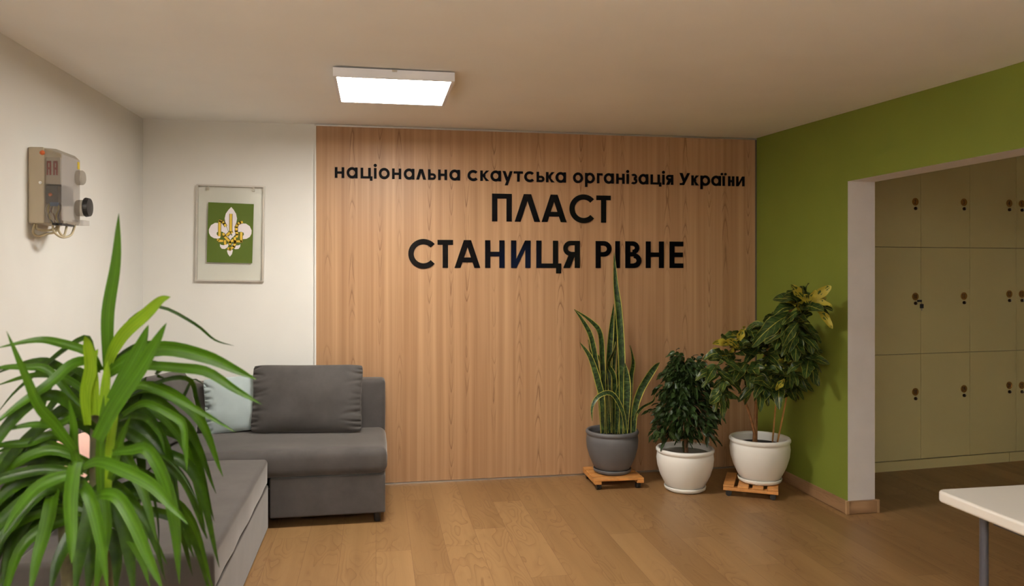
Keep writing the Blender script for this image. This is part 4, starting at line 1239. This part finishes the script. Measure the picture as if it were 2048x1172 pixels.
    A(lo, [(190, 1020), (235, 1048), (262, 1075), (285, 1120), (300, 1175)], 11, -.15, 0, .3, .2)
    A(lo, [(170, 1010), (230, 1022), (270, 1035), (310, 1082), (335, 1130)], 8, -.02, 0, .35, .2)
    A(lo, [(120, 1000), (108, 990), (95, 1050), (75, 1120), (60, 1190)], 15, -.20, 0, .3)
    A(lo, [(120, 1010), (90, 1000), (50, 1045), (20, 1110), (5, 1185)], 15, -.10, 2, .3)
    A(lo, [(130, 930), (90, 915), (40, 925), (-15, 945)], 12, .0, 2, .35)
    A(lo, [(140, 915), (100, 890), (50, 890), (-10, 905)], 11, .06, 2, .35)
    A(lo, [(150, 900), (110, 870), (60, 885), (10, 890), (-20, 900)], 9, -.12, 0, .35)
    A(lo, [(125, 950), (80, 940), (30, 960), (-12, 1000)], 11, -.05, 0, .35)
    A(lo, [(255, 880), (275, 870), (285, 930), (282, 985), (276, 1020)], 9, .10, 2, .35)
    A(lo, [(170, 1040), (150, 1060), (118, 1120), (100, 1185)], 14, -.12, 2, .3)
    A(lo, [(180, 1050), (178, 1080), (182, 1130), (175, 1190)], 14, -.05, 2, .3)
    r_ = random.Random(17)
    for k in range(46):
        a = r_.uniform(0, 2 * pi) if k < 34 else r_.uniform(2.2, 4.6)
        low = k % 2 or k >= 34
        if k < 34: a = r_.choice((0, pi)) + r_.uniform(-.6, .35) * (1 if r_.random() < .5 else -1)
        else: a = r_.uniform(2.7, 3.9)
        c0 = (ax.x + (-.03 if low else 0), ax.y + r_.uniform(-.03, .05), (.98 if low else 1.12) + r_.uniform(-.08, .08))
        el = r_.uniform(.1, .9); ln = r_.uniform(.26, .42)
        d = V((cos(a) * .8, sin(a) * .8, 0))
        p0 = V(c0); p1 = p0 + d * ln * .35 + V((0, 0, ln * .30 * el)); p2 = p0 + d * ln * .72 + V((0, 0, ln * .10 * el - .04)); p3 = p0 + d * ln * .92 + V((0, 0, -ln * r_.uniform(.35, .75)))
        (lo if low else lo).append(([p0, p1, p2, p3], r_.uniform(9, 13), 0, r_.choice((0, 2, 2, 2)), .35, r_.uniform(-.3, .4), .5, 0, .42))
    for nm, grp in (('crown', up), ('crown', lo)):
        b = MB()
        for (pth, hw, dz, m, fold, tw, base, d0, peak) in grp:
            n = len(pth)
            if isinstance(pth[0], V): pts = pth; zz = ZC
            else:
                pts = []
                for i, (px, py) in enumerate(pth):
                    f = i / (n - 1)
                    pts.append(P(px, py, ZC + d0 + (dz - d0) * f))
            w = hw / F_PX * (ZC + dz * .5)
            blade(b, pts, wprof(w, base, peak, 1.35), fold, (-.15, -1, .35), m, n=20, twist=tw)
        b.build(nm, [M['yucca'], M['yucca_young'], M['yucca_dark']], t, smooth=True)
yucca()

# ------------------------------------------------------------------ lockers in the adjoining room
LA, LB_ = V((3.78, 5.32, 0)), V((5.24, 5.45, 0))
LD = (LB_ - LA).normalized(); LN = V((LD.y, -LD.x, 0))      # LN points to the camera side
def lpar(px):
    dx, dy = ray(px)
    # A + s*LD = k*(dx,dy)
    det = LD.x * (-dy) - (-dx) * LD.y
    return (-LA.x * (-dy) + (-dx) * LA.y) / det * 1.0 if False else ((-LA.x) * (-dy) - (-dx) * (-LA.y)) / det
def lz(px, py):
    s = lpar(px); p = LA + LD * s
    zc = p.x * S_ + p.y * C_
    return CAM_H + (HOR - py) * zc / F_PX
def LP(s, d, z): 
    p = LA + LD * s + LN * d
    return V((p.x, p.y, z))
seam = [lpar(1838), lpar(1936), lpar(2028.5)]
wdoor = (seam[2] - seam[0]) / 2
edges = [seam[0] - wdoor, seam[0], seam[1], seam[2]]
zr = [lz(1840, 916.5), lz(1840, 706.8), lz(1840, 494.8)]
zr.append(zr[2] + (zr[2] - zr[1]) * .96)
def lbox(b, s0, s1, d0, d1, z0, z1_):
    vs = [LP(s, d, z) for z in (z0, z1_) for d in (d1, d0) for s in (s0, s1)]
    b.mesh(vs, [(0, 1, 3, 2), (4, 6, 7, 5), (0, 4, 5, 1), (2, 3, 7, 6), (0, 2, 6, 4), (1, 5, 7, 3)])
def number_plate(par, s, zc_, txt):
    b = MB()
    r = .030
    Mrot = Matrix(((LD.x, 0, LN.x), (LD.y, 0, LN.y), (0, 1, 0)))
    b.lathe([(0, .0185), (r * .8, .0185), (r * .85, .0205), (r, .0205), (r, .0178)], LP(s, 0, zc_), 28, M=Mrot)
    pl = b.build('number_plate', M['brass'], par)
    b = MB()
    h = .034; cw = .013; n = len(txt)
    for i, ch in enumerate(txt):
        x0 = s + (i - n / 2) * (cw + .003)
        for poly in glyph(ch, cw / h, .13):
            b.prism(poly, lambda p: LP(x0 + p[0] * h, .0186, zc_ - h / 2 + p[1] * h), lambda p: LP(x0 + p[0] * h, .0195, zc_ - h / 2 + p[1] * h))
    b.build('number', M['brass_dark'], pl)
    b = MB(); b.lathe([(0, .030), (.011, .029), (.013, .024), (.013, .0178)], LP(s, 0, zc_ - .052), 18, M=Mrot); lk = b.build('lock', plain('dark_lock', (.05, .03, .015), .35, .7), par)
    b = MB(); b.lathe([(0, .0335), (.0055, .032), (.006, .029)], LP(s + .006, 0, zc_ - .050), 12, M=Mrot); b.build('lock', M['chrome'], par)

def cabinet(label, e, nums, plinth_from, plinth_to):
    s0, s1 = e[0], e[-1]
    base = LP((s0 + s1) / 2, -.25, 0)
    t = thing('locker_cabinet', label, 'locker cabinet', base, 'cream locker cabinets')
    b = MB(); lbox(b, s0 + .001, s1 - .001, -.40, -.002, .0, zr[3]); b.build('body', M['locker_gap'], t)
    b = MB(); lbox(b, plinth_from, plinth_to, -.0015, .014, .0, zr[0] - .006); b.build('plinth', M['locker'], t)
    for c in range(len(e) - 1):
        for r in range(3):
            g = .0022
            b = MB(); lbox(b, e[c] + g, e[c + 1] - g, -.0015, .0175, zr[r] + g, zr[r + 1] - g)
            d = b.build('door', M['locker'], t)
            tx = nums[r][c]
            if tx:
                off, yy = {0: (1827, (783, 593, 404)), 1: (1924, (777, 592, 405)), 2: (2014.5, (770, 588, 407)), 3: (2039.5, (770, 588, 408))}[tx[1]]
                number_plate(d, lpar(off), lz(off, yy[r]), tx[0])
    return t
cabinet('tall cream locker cabinet with nine numbered doors, seen through the opening', edges,
        [[('18', 0), ('19', 1), ('20', 2)], [('10', 0), ('11', 1), ('12', 2)], [('2', 0), ('3', 1), ('4', 2)]], edges[0] + .001, lpar(2015.3))
cabinet('cream locker cabinet at the right frame edge, only a strip showing', [seam[2], seam[2] + wdoor, seam[2] + 2 * wdoor],
        [[('21', 3), None], [('13', 3), None], [('5', 3), None]], lpar(2016.2), seam[2] + 2 * wdoor)
# key left in lock 10
ks, kz = lpar(1829), lz(1829, 601)
kt = thing('key', 'key with black fob hanging in the lock of locker door ten', 'key', LP(ks, .03, kz - .05))
b = MB(); lbox(b, ks - .008, ks + .034, .034, .040, kz - .010, kz + .006); b.build('key_bow', M['black_plastic'], kt, bevel=.002)
b = MB(); b.tube([LP(ks + .030, .037, kz - .006), LP(ks + .034, .036, kz - .026)], .0022, 6); b.build('ring', M['chrome'], kt)
b = MB(); lbox(b, ks + .020, ks + .052, .030, .040, kz - .060, kz - .026); b.build('fob', M['black_plastic'], kt, bevel=.004)
b = MB(); lbox(b, ks + .031, ks + .040, .033, .036, kz - .078, kz - .060); b.build('key_blade', M['chrome'], kt)

# ------------------------------------------------------------------ folding table
def table():
    x0, x1 = 2.045, 2.79
    y0, y1 = 0.72, 2.525
    zt, th = 0.74, 0.042
    t = thing('folding_table', 'white plastic folding table with grey steel legs at the right edge', 'table', ((x0 + x1) / 2, (y0 + y1) / 2, 0))
    # rounded corner slab
    rc = .035
    out = []
    for (cx_, cy_, a0) in ((x1 - rc, y1 - rc, 0), (x0 + rc, y1 - rc, 90), (x0 + rc, y0 + rc, 180), (x1 - rc, y0 + rc, 270)):
        for k in range(7):
            a = R(a0 + 15 * k); out.append((cx_ + rc * cos(a), cy_ + rc * sin(a)))
    b = MB(); b.prism(out, lambda p: V((p[0], p[1], zt - th)), lambda p: V((p[0], p[1], zt)))
    b.build('tabletop', M['table_white'], t, bevel=.010, seg=4)
    b = MB(); b.box((x0 + .05, y0 + .1, zt - th - .022), (x0 + .075, y1 - .22, zt - th - .0005)); b.box((x1 - .075, y0 + .1, zt - th - .022), (x1 - .05, y1 - .1, zt - th - .0005)); b.build('frame_rail', M['steel_grey'], t)
    for yy in (y1 - .15, y0 + .15):
        for xx in (x0 + .075, x1 - .075):
            b = MB(); b.tube([(xx, yy, 0.0), (xx, yy, zt - th - .001)], .0145, 16); lg = b.build('leg', M['steel_grey'], t, smooth=False)
            b = MB(); b.tube([(xx, yy, 0.0), (xx, yy, .03)], .018, 16); b.build('foot_cap', M['black_plastic'], lg)
        b = MB(); b.tube([(x0 + .075, yy, .12), (x1 - .075, yy, .12)], .012, 12); b.build('crossbar', M['steel_grey'], t)
table()
